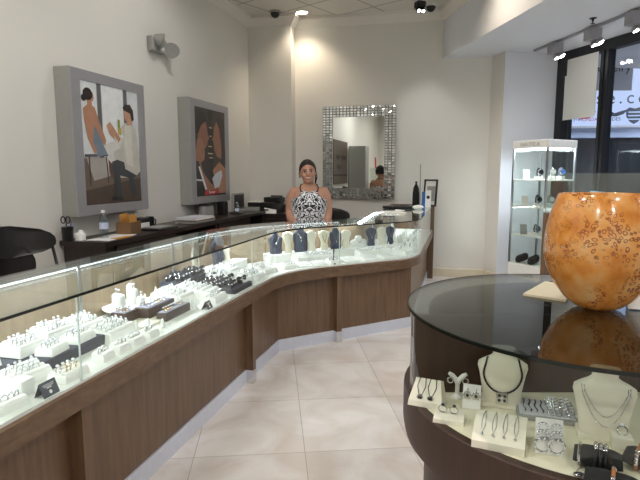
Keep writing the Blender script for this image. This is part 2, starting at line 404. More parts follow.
# baseboards
def basebd(name, pts, nrm, h=.125):
    mb = MB(); a, b = [Vector(p) for p in pts]; n = Vector(nrm)
    mb.loft([[(p.x + n.x * o, p.y + n.y * o, z) for o, z in ((0, 0), (.018, 0), (.018, h - .01), (.012, h), (0, h))] for p in (a, b)]); return struct(mb.build(name, M['stone'], smooth=0))
basebd('baseboard_back', (back(sback(-.3)), back(sback(2.36))), nbk)
rv = Vector(c1) - Vector(c0); rn = Vector((rv.y, -rv.x)).normalized(); rn = rn if rn.x < 0 else -rn
basebd('baseboard_return', (c0, c1), rn)
fv = Vector(c2) - Vector(c1); fn = Vector((fv.y, -fv.x)).normalized(); fn = fn if fn.y < 0 else -fn
basebd('baseboard_right', (c1, c2), fn)
basebd('baseboard_left', (left(-5), left(7.7)), nl)

# ------------------------------------------------------------------ outside the window
mb = MB(); mb.prism([(3.6, 11.6), (12, 10.2), (12, 10.5), (3.6, 11.9)], 0, 7); struct(mb.build('wall_exterior', M['extdark'], smooth=0))
mb = MB(); mb.prism([(2.2, 8.7), (12.5, 3.5), (12.5, 16), (2.2, 16)], 7, 7.1); struct(mb.build('ceiling_exterior', M['extmid'], smooth=0))
exd = Vector((8.4, -1.4)).normalized(); exn = Vector((exd.y, -exd.x))
exa = math.atan2(exd.y, exd.x)
bs = thing('sign_board', 'pale blue fascia sign with web address seen through the window', 'sign', (5.5, 11.24, 0), exa)
def lx(px):      # local x on the fascia plane for a photo column
    n = (exn.x, exn.y); p = vt(px, 100, n, Vector((5.5, 11.24)).dot(exn)); return (Vector((p.x, p.y)) - Vector((5.5, 11.24))).dot(exd)
def lz(px, py): n = (exn.x, exn.y); return vt(px, py, n, Vector((5.5, 11.24)).dot(exn)).z
zb, zt = lz(600, 126.5), lz(640, 58)
mb = MB(); xl, xr = lx(555), lx(640) + 3
mb.M = Matrix.Rotation(PI / 2, 4, 'X')
mb.prism([(xl, zb), (xr, zb), (xr, zt + 1.2), (lx(660), zt + .35), (lx(640), zt), (lx(610), lz(610, 82)), (lx(590), lz(590, 92)), (xl, lz(560, 110))], -.06, .06)
mb.build('sign_face', M['extboard'], bs, smooth=0)
def fas(name, x0, x1, z0, z1, m, y=-.1, d=.06):
    mb = MB(); mb.box((x0 + x1) / 2, y, z0, x1 - x0, d, z1 - z0); return mb.build(name, m, bs, smooth=0)
fas('lower_band', xl, xr, lz(600, 138), lz(600, 128.5), M['extpale'], y=0, d=.3)
fas('ledge', xl, xr, lz(600, 128.5), zb, M['signgrey'], y=-.05, d=.35)
rotf = (PI / 2, 0, 0)
text('lettering', 's e . c o m', .36, M['letter'], (lx(602) - .14, -.075, lz(615, 104)), rotf, bs, align='LEFT', space=.9)
text('lettering', 'HONDA', .1, M['red'], (lx(588), -.075, lz(588, 121.5)), rotf, bs)
text('lettering', 'RIDES', .1, M['letter'], (lx(614), -.075, lz(614, 121)), rotf, bs)
text('lettering', 'ym', .12, M['blueprint'], (lx(577), -.075, lz(577, 121)), rotf, bs)
def emblem(cx, cz, pts, m, sc):
    mb = MB(); mb.M = Matrix.Translation((cx, -.075, cz)) @ Matrix.Rotation(PI / 2, 4, 'X') @ Matrix.Scale(sc, 4)
    mb.prism(pts, -.004, .004); return mb.build('emblem', m, bs, smooth=0)
wing = [(-1, -.3), (-.6, -.35), (.2, -.3), (.7, .1), (1, .6), (.4, .45), (.6, .35), (0, .3), (.2, .15), (-.5, .05), (-.9, -.1)]
emblem(lx(587), lz(587, 116.5), wing, M['red'], .17)
emblem(lx(614), lz(614, 114.5), [(-1.2, .2), (-.4, .35), (0, .1), (1.3, .5), (.9, 0), (.2, -.25), (-.5, -.2)], M['letter'], .2)
sh = emblem(lx(634), lz(634, 116), [(-1, .7), (-.6, 1), (0, .85), (.6, 1), (1, .7), (.9, -.1), (.5, -.7), (0, -1), (-.5, -.7), (-.9, -.1)], M['letter'], .17)
mb = MB(); mb.M = Matrix.Translation((lx(634), -.082, lz(634, 116))) @ Matrix.Rotation(PI / 2, 4, 'X') @ Matrix.Scale(.17, 4)
for k in range(3): mb.prism([(-.75, .5 - k * .42), (.75, .5 - k * .42), (.7, .34 - k * .42), (-.7, .34 - k * .42)], -.003, .003)
mb.build('emblem_stripe', M['extpale'], bs, smooth=0)
# hanging blade sign in the corridor
bl = vt(624, 75, (0, 1), 8.6)
hs = thing('hanging_sign', 'small grey hanging sign reading jewelry beyond the window mullion', 'sign', (bl.x, 8.6, bl.z))
mb = MB(); mb.box(-.26, 0, -.24, .78, .04, .5); mb.build('panel', M['signgrey'], hs, smooth=0)
mb = MB(); mb.cyl((-.55, 0, .26), (-.55, 0, 4.4 - 0.5), .008, 6); mb.cyl((.05, 0, .26), (.05, 0, 4.4 - .5), .008, 6); mb.build('hanger', M['windark'], hs)
text('lettering', 'jewelry', .2, M['letter'], (-.2, -.025, .05), rotf, hs)
# poster hung inside the window
mb = MB(); mb.M = Matrix.Translation((W0.x, W0.y, 0))
a = win(.17, .075); b_ = win(.70, .075); a2 = win(.17, .079); b2 = win(.70, .079)
mb = MB(); mb.prism([a, b_, b2, a2], 2.17, 2.93)
tag(mb.build('window_poster', M['poster'], smooth=0, origin=(a[0], a[1], 2.17)), 'blank grey-white poster hung high inside the shop window', 'poster')

# ------------------------------------------------------------------ the long glass counter
def cross(n1, o1, n2, o2):
    det = n1.x * n2.y - n1.y * n2.x
    return Vector(((o1 * n2.y - n1.y * o2) / det, (n1.x * o2 - o1 * n2.x) / det))
kAB = cross(nA, GA, nB, GB); kBC = cross(nB, GB, nA, GC)
R1, R2 = .9, .75
T1, T2 = R1 * math.tan(PI / 8), R2 * math.tan(PI / 8)
SA1 = kAB.dot(dA) - T1                               # end of the straight left run
SC1 = 7.16 - .1
def curve():
    """front glass line: list of (point, outward normal, tag)"""
    out = []
    s0 = -.55; n = 12
    for k in range(n): out.append((dA * (s0 + (SA1 - s0) * k / n) + nA * GA, nA.copy()))
    pa = kAB - dA * T1; c = pa - nA * R1
    for k in range(13):
        t = PI / 4 * k / 12; v = Vector((nA.x * math.cos(-t) - nA.y * math.sin(-t), nA.x * math.sin(-t) + nA.y * math.cos(-t)))
        out.append((c + v * R1, v))
    pb = kBC - dB * T2; pa2 = kAB + dB * T1
    for k in range(1, 8): out.append((pa2 + (pb - pa2) * k / 8, nB.copy()))
    c = pb + nB * R2
    for k in range(13):
        t = PI / 4 * k / 12; v = Vector((nB.x * math.cos(t) - nB.y * math.sin(t), nB.x * math.sin(t) + nB.y * math.cos(t)))
        out.append((c - v * R2, v))
    pc = kBC + dA * T2; L = 7.42 - pc.dot(dA)
    for k in range(1, 9): out.append((pc + dA * L * k / 8, nA.copy()))
    return out
CUR = curve()
LEN = [0]
for a, b in zip(CUR, CUR[1:]): LEN.append(LEN[-1] + (b[0] - a[0]).length)
def at(u):
    for i in range(len(CUR) - 1):
        if u <= LEN[i + 1] + 1e-9:
            t = (u - LEN[i]) / (LEN[i + 1] - LEN[i]); n = CUR[i][1].lerp(CUR[i + 1][1], t).normalized()
            return CUR[i][0].lerp(CUR[i + 1][0], t), n
    return CUR[-1]
def near(x, y):
    q = Vector((x, y)); best = (9, 0)
    for k in range(400):
        u = LEN[-1] * k / 399; d = (at(u)[0] - q).length
        if d < best[0]: best = (d, u)
    return best[1]
def slice_(u0, u1):
    us = [u0] + [l for l in LEN if u0 + .01 < l < u1 - .01] + [u1]
    return [at(u) for u in us]
DEPTH = .56; ZD, ZT = .70, 1.035
def sweep(mb, st, prof):
    mb.loft([[(p.x + n.x * o, p.y + n.y * o, z) for o, z in prof] for p, n in st]); return mb
def rect(o0, o1, z0, z1): return [(o0, z0), (o1, z0), (o1, z1), (o0, z1)]
# facetted lower body line
SB = kAB - nA * 0
def off_poly(o):
    kab = cross(nA, GA + o, nB, GB + o); kbc = cross(nB, GB + o, nA, GC + o)
    return kab, kbc
def body_run(sA0, sA1_, o):            # straight pieces on run A
    return [dA * s + nA * (GA + o) for s in (sA0, sA1_)]
def post_s(px, py): p = vt(px, py, (nA.x, nA.y), GA + .03); return p.x * dA.x + p.y * dA.y
posts = [post_s(81, 440), post_s(250, 345)]                    # along run A; the third on run B
sB3 = Vector((.148, 4.498)).dot(dB)
uP = [LEN[0], near(*A(posts[0], 0)), near(*A(posts[1], 0)), near(*B(sB3, 0)), LEN[-1]]
def body_line(k, o):
    kab, kbc = off_poly(o)
    if k == 0: return [Vector(A(-.55, o)), Vector(A(posts[0], o))]
    if k == 1: return [Vector(A(posts[0], o)), Vector(A(posts[1], o))]
    if k == 2: return [Vector(A(posts[1], o)), kab, Vector(B(sB3, o))]
    return [Vector(B(sB3, o)), kbc, Vector(C(7.42, o))]
def wallstrip(mb, k, o0, o1, z0, z1):
    a, b = body_line(k, o0), body_line(k, o1)
    for i in range(len(a) - 1):
        mb.prism([a[i], a[i + 1], b[i + 1], b[i]], z0, z1)
    return mb
clab = ['long straight glass jewelry counter section nearest the camera at left', 'straight middle glass counter section holding the wooden ring trays and dark ring stands',
        'curved corner section of the glass counter in front of the woman', 'far end section of the glass counter curving to the back wall']
for k in range(4):
    st = slice_(uP[k], uP[k + 1])
    pm = at((uP[k] + uP[k + 1]) / 2)[0]
    t = thing('display_counter', clab[k], 'display counter', (0, 0, 0), 0, 'glass jewelry counter sections')
    wallstrip(MB(), k, .06, .08, .10, .60).build('body_panel', M['wood'], t, smooth=0)
    wallstrip(MB(), k, .05, .075, 0, .10).build('kick_plate', M['kick'], t, smooth=0)
    sweep(MB(), st, [(-.012, .598), (.09, .598), (.09, .69), (-.004, .69), (-.012, .682)]).build('rail', M['woodrail'], t, smooth=30)
    sweep(MB(), st, rect(0, DEPTH, .688, ZD)).build('deck', M['deck'], t, smooth=30)
    sweep(MB(), st, rect(.0, .005, ZD, ZT - .002)).build('front_glass', M['glass'], t, smooth=30)
    sweep(MB(), st, rect(-.004, DEPTH, ZT, ZT + .008)).build('top_glass', M['glasstop'], t, smooth=30)
    sweep(MB(), st, rect(-.010, -.004, ZT - .001, ZT + .009)).build('glass_edge', M['edge'], t, smooth=30)
    sweep(MB(), st, rect(DEPTH - .02, DEPTH, .02, ZT - .022)).build('back_panel', M['woodlite'], t, smooth=30)
    sweep(MB(), st, rect(DEPTH - .02, DEPTH + .004, ZT - .022, ZT)).build('back_rail', M['steel'], t, smooth=30)
    led = sweep(MB(), st, [(DEPTH - .075, ZT - .002), (DEPTH - .075, ZT - .012), (DEPTH - .03, ZT - .022), (DEPTH - .022, ZT - .002)]).build('led_channel', M['steel'], t, smooth=30)
    ue_ = uP[k + 1] - .012 if k < 3 else uP[k] + .30
    sl = slice_(uP[k] + .012, ue_)
    tag(sweep(MB(), sl, rect(DEPTH - .068, DEPTH - .052, ZT - .0235, ZT - .0165)).build('led_strip', M['led'], led, smooth=0), 'glowing white row of LED lamps', None)
    # glass support rods at the back
    for q in (.33, .85) if k < 2 else (.3, .7):
        p, n = at(uP[k] + (uP[k + 1] - uP[k]) * q)
        x, y = p.x + n.x * (DEPTH - .09), p.y + n.y * (DEPTH - .09)
        MB().cyl((x, y, ZD), (x, y, ZT), .008, 10).build('support_rod', M['steel'], t)
    # wooden post with steel foot at the joint, and the fine joint between the panes
    if k < 3:
        pp = Vector(A(posts[k], .03)) if k < 2 else Vector(B(sB3, .03)); rz = RZA if k < 2 else RZB
        MB().box(pp.x, pp.y, .10, .05, .065, .50, rz).build('post', M['wood'], t, smooth=0)
        MB().box(pp.x, pp.y, 0, .052, .068, .10, rz).build('post_foot', M['chrome'], t, smooth=0)
        p, n = at(uP[k + 1] - .004)
        MB().box(p.x + n.x * .003, p.y + n.y * .003, ZD, .004, .006, ZT - ZD, rz).build('pane_joint', M['glassedge'], t, smooth=0)
    if k == 3:
        ce = C(7.425, DEPTH / 2 - .0)
        MB().box(ce[0], ce[1], 0, .03, DEPTH + .05, 1.05, RZA).build('end_panel', M['wood'], t, smooth=0)
        wn_ = C(7.12, .0)

# ------------------------------------------------------------------ things that lie in the showcases
class R: pass
def ring_mesh(m1, m2, r=.0095, name='ring'):
    mb = MB(); mb.tube([(r * math.cos(t), 0, r * math.sin(t)) for t in [2 * PI * k / 14 for k in range(14)]], .0016, 5, True)
    mb.cur = 1
    mb.loft([[(.0042 * math.cos(t), .0042 * math.sin(t), r + z) for t in [PI / 3 * k for k in range(6)]] for z in (.0005,)] + [[(.005 * math.cos(t), .005 * math.sin(t), r + .0035) for t in [PI / 3 * k for k in range(6)]], [(.002 * math.cos(t), .002 * math.sin(t), r + .006) for t in [PI / 3 * k for k in range(6)]]])
    return mb.build(name, [m1, m2])
RING = {'silver ring with a clear stone': ring_mesh(M['silver'], M['gem']), 'gold ring with a clear stone': ring_mesh(M['gold'], M['gem']), 'silver ring with a dark stone': ring_mesh(M['silver'], M['gemdark'])}
first = {k: True for k in RING}
def put_ring(kind, loc, rz, label, group, tilt=0, sc=1):
    o = RING[kind]
    if first[kind]: first[kind] = False
    else: o = o.copy(); COL.objects.link(o)
    o.location = loc; o.rotation_euler = (tilt, 0, rz); o.scale = (sc, sc, sc)
    return tag(o, label, 'ring', group)
NR = [0]
def ring_tray(x, y, z, w, d, h, nx, ny, rz, label, where, mat='foam', kinds=('silver ring with a clear stone',), slope=0.0, skip=0.0, sc=1.15):
    """leatherette tray with rolls across it; a ring stands between the rolls at every place"""
    t = thing('ring_tray', label, 'ring tray', (x, y, z), rz, 'ring trays in the long counter')
    t.rotation_euler = (0, 0, rz)
    hb = h * .72; rot = Matrix.Rotation(slope, 4, 'X')
    mb = MB(); mb.rbox(0, 0, 0, w, d, hb, .004, tx=.93, ty=.93); base = mb.build('base', M[mat], t)
    if slope:
        for v in base.data.vertices:
            if v.co.z > hb * .5: v.co.z += math.tan(slope) * (v.co.y + d / 2)
    nr = ny + 1; rr = (d * .9) / nr / 2; mb = MB()
    zof = lambda yy: hb + (math.tan(slope) * (yy + d / 2) if slope else 0)
    for k in range(nr):
        yy = -d * .45 + rr * (2 * k + 1)
        mb.loft([[(xx, yy + rr * .98 * math.cos(a_), zof(yy) - .001 + min(h - hb, rr) * .75 * math.sin(a_)) for a_ in [PI * q / 8 for q in range(9)]] for xx in (-w * .44, w * .44)])
    mb.build('foam_rolls', M[mat], t)
    c, s = math.cos(rz), math.sin(rz)
    for j in range(ny):
        yy = -d * .45 + rr * 2 * (j + 1)
        for i in range(nx):
            if random.random() < skip: continue
            xx = -w * .40 + w * .8 * (i + .5) / nx + random.uniform(-.002, .002)
            k = random.choice(kinds); NR[0] += 1
            put_ring(k, (x + xx * c - yy * s, y + xx * s + yy * c, z + zof(yy) + .0075 * sc), rz + random.uniform(-.5, .5), {S1: 'silver ring', G1: 'gold ring', D1: 'dark stone ring'}[k] + ' in ' + where, 'rings in ' + where, random.uniform(-.12, .12), sc)
    return t
def card(x, y, z, rz, label, w=.06, h=.05, mat='darkstand', words=True):
    """folded tent card"""
    t = thing('tent_card', label, 'sign', (x, y, z), rz)
    d = .022
    mb = MB(); mb.loft([[(xx, -d, 0), (xx, -d + .0015, 0), (xx, 0, h - .002), (xx, d - .0015, 0), (xx, d, 0), (xx, 0, h)] for xx in (-w / 2, w / 2)])
    mb.build('card', M[mat], t, smooth=0)
    if words:
        tilt = math.atan2(h, d)
        text('lettering', 'FINE JEWELRY' if False else 'o', .0001, M['paper'], (0, 0, 0), (0, 0, 0), t) if False else None
        mb = MB(); nrm = Vector((0, -h, d)).normalized(); up = Vector((0, d, h)).normalized(); p0 = Vector((0, -d, 0)) + nrm * .0004
        for q, ww in ((.82, .72), (.70, .58), (.58, .3)):
            for xx in [(-ww / 2 + ww * (g_ + .5) / 7) * w for g_ in range(7)]:
                a = p0 + up * h * q
                mb.add([tuple(a + Vector((xx - w * .03, 0, 0))), tuple(a + Vector((xx + w * .03, 0, 0))), tuple(a + Vector((xx + w * .03, 0, 0)) + up * .003), tuple(a + Vector((xx - w * .03, 0, 0)) + up * .003)], [(0, 1, 2, 3)])
        a = p0 + up * h * .3
        mb.add([tuple(a + Vector((.007 * math.cos(t_), 0, 0)) + up * .007 * math.sin(t_)) for t_ in [2 * PI * g_ / 12 for g_ in range(12)]], [tuple(range(12))])
        mb.build('print', M['paper'], t, smooth=0)
    return t
S1, G1, D1 = 'silver ring with a clear stone', 'gold ring with a clear stone', 'silver ring with a dark stone'

# charcoal risers and the white trays at the near end of the counter
def slab(name, label, cat, s, t, z, ls, lt, h, mat, r=.004, group=None):
    p = A(s, t); mb = MB(); mb.rbox(0, 0, 0, ls, lt, h, r)
    o = mb.build(name, M[mat]); o.location = (p[0], p[1], z); o.rotation_euler = (0, 0, RZA); return tag(o, label, cat, group)
slab('riser', 'low charcoal riser block under white ring trays near the left pane joint', 'riser', 1.83, .325, ZD, .37, .25, .045, 'char')
slab('riser', 'charcoal riser block partly cut by the left picture edge', 'riser', 1.47, .42, ZD, .33, .22, .045, 'char')
zr = ZD + .046
def trayA(s, t, z, w, d, h, nx, ny, label, where, rot=0, **kw):
    kw.setdefault('skip', .2); kw.setdefault('sc', 1.3); p = A(s, t); rot += random.uniform(-.12, .12); return ring_tray(p[0], p[1], z, w, d, h, nx, ny, RZA + rot, label, where, **kw)
trayA(1.90, .39, zr, .17, .11, .055, 6, 3, 'white ring tray at the back of the charcoal riser', 'the back tray on the charcoal riser', slope=.25)
trayA(1.715, .37, zr, .15, .11, .05, 5, 3, 'white sloped ring tray on the left part of the charcoal riser', 'the sloped tray on the charcoal riser', slope=.2)
trayA(1.745, .255, zr, .115, .085, .04, 4, 2, 'small white ring tray at the front corner of the charcoal riser', 'the small corner tray on the charcoal riser')
trayA(1.91, .265, zr, .13, .1, .04, 5, 2, 'white ring tray at the front right of the charcoal riser', 'the front right tray on the riser')
trayA(1.47, .40, zr, .2, .14, .06, 6, 3, 'white ring tray on the riser cut by the left picture edge', 'the tray on the riser at the picture edge', slope=.2)
trayA(1.55, .215, ZD, .18, .12, .05, 6, 3, 'wide white ring tray in front of the charcoal riser', 'the wide tray before the riser', slope=.15, kinds=(S1,))
trayA(1.63, .075, ZD, .135, .09, .042, 4, 2, 'white ring tray with gold and silver rings beside the pane joint', 'the gold and silver tray by the pane joint', kinds=(G1, S1, G1), sc=1.5)
p = A(1.455, .125); mb = MB(); mb.rbox(0, 0, 0, .06, .06, .06, .006); o = mb.build('ring_block', M['foam']); o.location = (p[0], p[1], ZD); o.rotation_euler = (0, 0, RZA)
tag(o, 'plain white ring cube behind the dark tent card', 'display block')
trayA(1.345, .09, ZD, .12, .1, .04, 4, 2, 'low white ring tray at the left picture edge by the front glass', 'the low tray at the picture edge')
p = A(1.475, .035); card(p[0], p[1], ZD, RZA, 'dark navy tent card with white print beside the gold ring tray', .075, .052, 'navy')
lb = ['first', 'second', 'third', 'fourth']
for k, (s, t) in enumerate([(1.835, .075), (1.945, .07), (2.05, .07), (2.165, .065)]):
    trayA(s, t, ZD, .082, .065, .035, 3, 1, lb[k] + ' small white ring wedge right of the pane joint along the glass', 'the ' + lb[k] + ' small wedge', slope=.25, sc=1.3, kinds=(S1, S1, G1) if k == 2 else (S1,))
trayA(2.11, .235, ZD, .21, .13, .06, 6, 3, 'white ring tray between the charcoal riser and the round plate, front one', 'the front tray before the round plate', slope=.2)
trayA(2.09, .40, ZD, .2, .14, .075, 6, 3, 'white ring tray between the charcoal riser and the round plate, back one', 'the back tray before the round plate', slope=.25)

# the round white plate with ring columns, and the dark wooden bracelet trays
pc_ = A(2.52, .40)
t = thing('display_plate', 'round white stand plate behind the dark wooden trays', 'display plate', (pc_[0], pc_[1], ZD))
MB().lathe([(.001, 0), (.10, 0), (.10, .008), (.05, .012), (.05, .03), (.165, .036), (.168, .042), (.165, .046), (.001, .046)], seg=36).build('plate', M['foam'], t)
t = tag(MB().lathe([(.16, 0), (.165, .006), (.16, .012), (.001, .012)], seg=32, sx=1.5, sy=.8).build('display_pad', M['cream']), 'cream oval pad under the dark wooden trays', 'display pad'); t.location = (*A(2.42, .27), ZD); t.rotation_euler = (0, 0, RZA)
cols = [(2.42, .42, .085, 'wide'), (2.47, .475, .075, 'slim'), (2.53, .40, .095, 'tall slim'), (2.575, .455, .11, 'tallest'), (2.50, .335, .06, 'short')]
for s, q, h, nm in cols:
    x, y = A(s, q); mb = MB()
    w = .024 if nm != 'wide' else .034
    mb.lathe([(w, 0), (w, h * .75), (w * .9, h * .9), (w * .5, h), (.001, h)], seg=20); o = mb.build('ring_column', M['foam']); o.location = (x, y, ZD + .046)
    tag(o, nm + ' white ring column standing on the round white plate', 'ring stand', 'ring columns on the round plate')
    put_ring(S1, (x, y, ZD + .046 + h + .008), RZA, 'silver ring on the %s white column' % nm, 'rings on the white columns', 0, 1.4)
def bracelet_tray(s, t, z, w, d, h, n, label):
    p = A(s, t); T = thing('jewelry_tray', label, 'jewelry tray', (p[0], p[1], z), RZA, 'dark wooden jewelry trays')
    MB().rbox(0, 0, 0, w, d, h, .003).build('box', M['wooddark'], T)
    MB().box(0, 0, h, w * .9, d * .8, .002).build('lining', M['lilac'], T, smooth=0)
    c, sn = math.cos(RZA), math.sin(RZA)
    for k in range(n):
        xx = -w * .4 + w * .8 * (k + .5) / n
        for r in ((-d * .18, d * .2) if d > .06 else (0,)):
            put_ring(random.choice([S1, G1, S1]), (p[0] + xx * c - r * sn, p[1] + xx * sn + r * c, z + h + .008), RZA + .3, 'ring in ' + label, 'rings in ' + label, -.5, 1.35)
zp = ZD + .0125
M['lilac'] = plain('pale_lilac_velvet', '9C9DB4', rough=.8)
bracelet_tray(2.33, .325, zp, .105, .09, .055, 3, 'short dark wooden tray with white lining left of the long one')
bracelet_tray(2.525, .265, zp, .26, .095, .055, 7, 'long dark wooden tray with two rows of rings')
bracelet_tray(2.535, .15, ZD, .26, .06, .045, 8, 'narrow dark wooden tray nearest the front glass')

# white trays right of the plate, tent card, dark ring stands
trayA(2.80, .30, ZD, .16, .2, .065, 5, 4, 'white ring tray directly right of the dark wooden trays', 'the tray right of the wooden trays', slope=.2)
trayA(2.985, .25, ZD, .18, .26, .055, 5, 5, 'large white ring tray left of the dark ring stands, back half', 'the large tray by the dark stands', slope=.15)
trayA(2.90, .085, ZD, .2, .10, .045, 6, 2, 'white ring tray along the glass left of the dark ring stands', 'the glass-side tray by the dark stands', slope=.12)
p = A(2.72, .04); card(p[0], p[1], ZD, RZA, 'small black tent card in front of the white ring trays', .06, .045, 'darkstand')
slab('riser', 'lowest charcoal riser step under the dark ring stands', 'riser', 3.24, .19, ZD, .30, .32, .03, 'char')
slab('riser', 'raised charcoal riser step behind the dark ring stands', 'riser', 3.17, .43, ZD, .44, .14, .085, 'char')
def ring_cone():
    T = thing('ring_stand', 'x', 'ring stand'); mb = MB()
    mb.lathe([(.016, 0), (.016, .004), (.011, .007), (.0105, .02), (.013, .026), (.0125, .034), (.006, .042), (.001, .044)], seg=10).build('finger', M['darkstand'], T)
    r = MB(); r.tube([(.0145 * math.cos(a_), .0145 * math.sin(a_), .026) for a_ in [2 * PI * k / 12 for k in range(12)]], .0022, 5, True)
    r.build('ring_band', M['silver'], T); MB().ball(0, -.0165, .027, .005, seg=8, rings=6).build('stone', M['gem'], T); return T
rc = ring_cone(); firstc = True
for row, (tt, n, zz, s0, s1) in enumerate([(.085, 6, .0305, 3.13, 3.36), (.17, 6, .0305, 3.12, 3.36), (.24, 6, .0305, 3.12, 3.36), (.31, 5, .0305, 3.12, 3.35), (.395, 8, .0855, 2.98, 3.36), (.455, 9, .0855, 2.98, 3.36)]):
    for k in range(n):
        x, y = A(s0 + (s1 - s0) * k / (n - 1) + random.uniform(-.006, .006), tt + random.uniform(-.008, .008))
        lab_ = 'small black ring stand with silver ring on the %s charcoal step' % ('lower' if row < 4 else 'raised')
        if firstc: rc.location = (x, y, ZD + zz); rc.rotation_euler = (0, 0, RZA + random.uniform(-.5, .5)); rc['label'] = lab_; rc['group'] = 'black ring stands, lower step'; firstc = False
        else: dup(rc, (x, y, ZD + zz), RZA + random.uniform(-.6, .6), lab_, 'black ring stands, %s step' % ('lower' if row < 4 else 'raised'), scale=[random.uniform(.95, 1.35)] * 3)

def cone_at(x, y, z, label, group, h=.05, r=.014):
    o = MB().lathe([(r, 0), (r, h * .1), (r * .8, h * .3), (r * .55, h * .75), (r * .3, h * .95), (.001, h)], seg=14).build('ring_cone', M['foam']); o.location = (x, y, z); return tag(o, label, 'ring stand', group)
for s_, t_ in ((2.23, .10), (2.27, .14), (2.32, .09), (2.24, .19), (2.30, .17), (2.69, .10), (2.71, .14), (2.69, .19), (2.71, .23), (2.69, .28)):
    x, y = A(s_, t_); cone_at(x, y, ZD, 'small white ring cone standing near the ends of the dark wooden trays', 'white cones by the wooden trays', random.uniform(.04, .06))
for s_, t_ in ((2.66, .36), (2.70, .40), (2.66, .45), (2.72, .46), (2.78, .44), (2.84, .46), (2.90, .45)):
    x, y = A(s_, t_); cone_at(x, y, ZD, 'white ring cone at the back of the counter right of the round plate', 'white cones right of the round plate', random.uniform(.06, .085))

# ------------------------------------------------------------------ necklace busts at the back of the counter
def bust_obj(x, y, z, rz, w, h, mat, label, chain=None, style='tall', lean=.12, group='necklace forms in the long counter', cat='necklace display'):
    T = thing('necklace_bust', label, cat, (x, y, z), rz, group)
    if style == 'tall':   # slim form: foot, shoulders, neck
        prof = [(0, .40, .22), (.06, .42, .22), (.3, .40, .17), (.55, .46, .15), (.70, .5, .14), (.78, .40, .13), (.85, .25, .12), (.95, .20, .11), (1.0, .17, .09)]
    elif style == 'tongue':
        prof = [(0, .36, .22), (.05, .36, .22), (.2, .29, .17), (.4, .27, .14), (.58, .36, .13), (.72, .47, .13), (.84, .49, .13), (.93, .38, .11), (1.0, .16, .06)]
    else:                 # low shouldered
        prof = [(0, .42, .25), (.1, .46, .25), (.45, .5, .25), (.62, .42, .22), (.72, .22, .16), (.92, .19, .15), (1.0, .15, .12)]
    dd = min(w, .1)
    mb = MB(); N = 20; loops = []
    for f, a_, b_ in prof:
        loops.append([(a_ * w * math.cos(2 * PI * k / N), lean * h * f + b_ * dd * math.sin(2 * PI * k / N), f * h) for k in range(N)])
    mb.loft(loops); mb.build('form', M[mat], T, smooth=50)
    if chain:
        def surf(u, f):    # point on the front skin
            for (f0, a0, b0), (f1, a1, b1) in zip(prof, prof[1:]):
                if f0 <= f <= f1:
                    q = (f - f0) / (f1 - f0); aa, bb = a0 + (a1 - a0) * q, b0 + (b1 - b0) * q
                    xx = max(-.97, min(.97, u / aa)); return (u * w, lean * h * f - bb * dd * math.sqrt(1 - xx * xx) - .0025, f * h)
        for top, low, wid, m in chain:
            pts = []
            for k in range(17):
                q = -1 + 2 * k / 16
                pts.append(surf(wid * q, low + (top - low) * abs(q) ** 1.7))
            MB().tube(pts, .0022, 5).build('necklace', M[m], T)
            pp = surf(0, low); g_ = MB(); g_.ball(pp[0], pp[1] - .003, pp[2] - .008, .007, .004, .01, 8, 6); g_.build('pendant', M[m if m != 'gemdark' else 'silver'], T)
    return T
PA = GA + .45
def bustA(base, top, wpx, mat, label, chain=None, style='tall', rot=0, zb=None):
    b = vt(*base, (nA.x, nA.y), PA); zt_ = vt(*top, (nA.x, nA.y), PA).z; w = wpx * b.y / 524
    zb = ZD if zb is None else zb
    return bust_obj(b.x, b.y, zb, RZA + rot, w, zt_ - zb, mat, label, chain, style)
CH1 = [(.8, .52, .2, 'silver')]; CH2 = [(.8, .5, .22, 'silver'), (.8, .62, .2, 'silver')]; CHG = [(.8, .45, .2, 'gold')]
slab('riser', 'long white riser step along the back of the counter left of the corner', 'riser', 3.74, .44, ZD, .66, .16, .07, 'foam')
zR = ZD + .071
bustA((197, 268), (199, 247), 15, 'cream', 'cream necklace bust left of the slate one behind the dark ring stands', CH1, zb=zR)
bustA((219, 264), (214, 239), 19, 'navy', 'slate necklace bust turned sideways behind the dark ring stands', CH1, rot=-.3, zb=zR)
bustA((228, 263), (227, 246), 14, 'cream', 'cream necklace panel right of the slate bust behind the ring stands', None, 'tongue', zb=zR)
bustA((242, 258), (239, 234), 16, 'navy', 'slate necklace form beside the corner support rod, left of the cream panel', CH1, 'tongue', zb=ZD + .05)
b = vt(258, 258, (nA.x, nA.y), GA + .42); T = thing('earring_display', 'upright cream earring panel at the counter corner', 'earring panel', (b.x, b.y, ZD), (RZA + RZB) / 2)
MB().loft([[(-.085, 0, 0), (.085, 0, 0), (.085, .012, 0), (-.085, .012, 0)], [(-.09, .03, .15), (.09, .03, .15), (.09, .04, .15), (-.09, .04, .15)]]).build('panel', M['cream'], T, smooth=0)
mb = MB()
for i in range(5):
    for j in range(3): mb.ball(-.06 + .03 * i, .005 + .008 * j - .004, .035 + .04 * j, .0035, seg=8, rings=5)
mb.build('earring', M['silver'], T); MB().box(0, .05, 0, .12, .06, .004).build('foot', M['cream'], T, smooth=0)

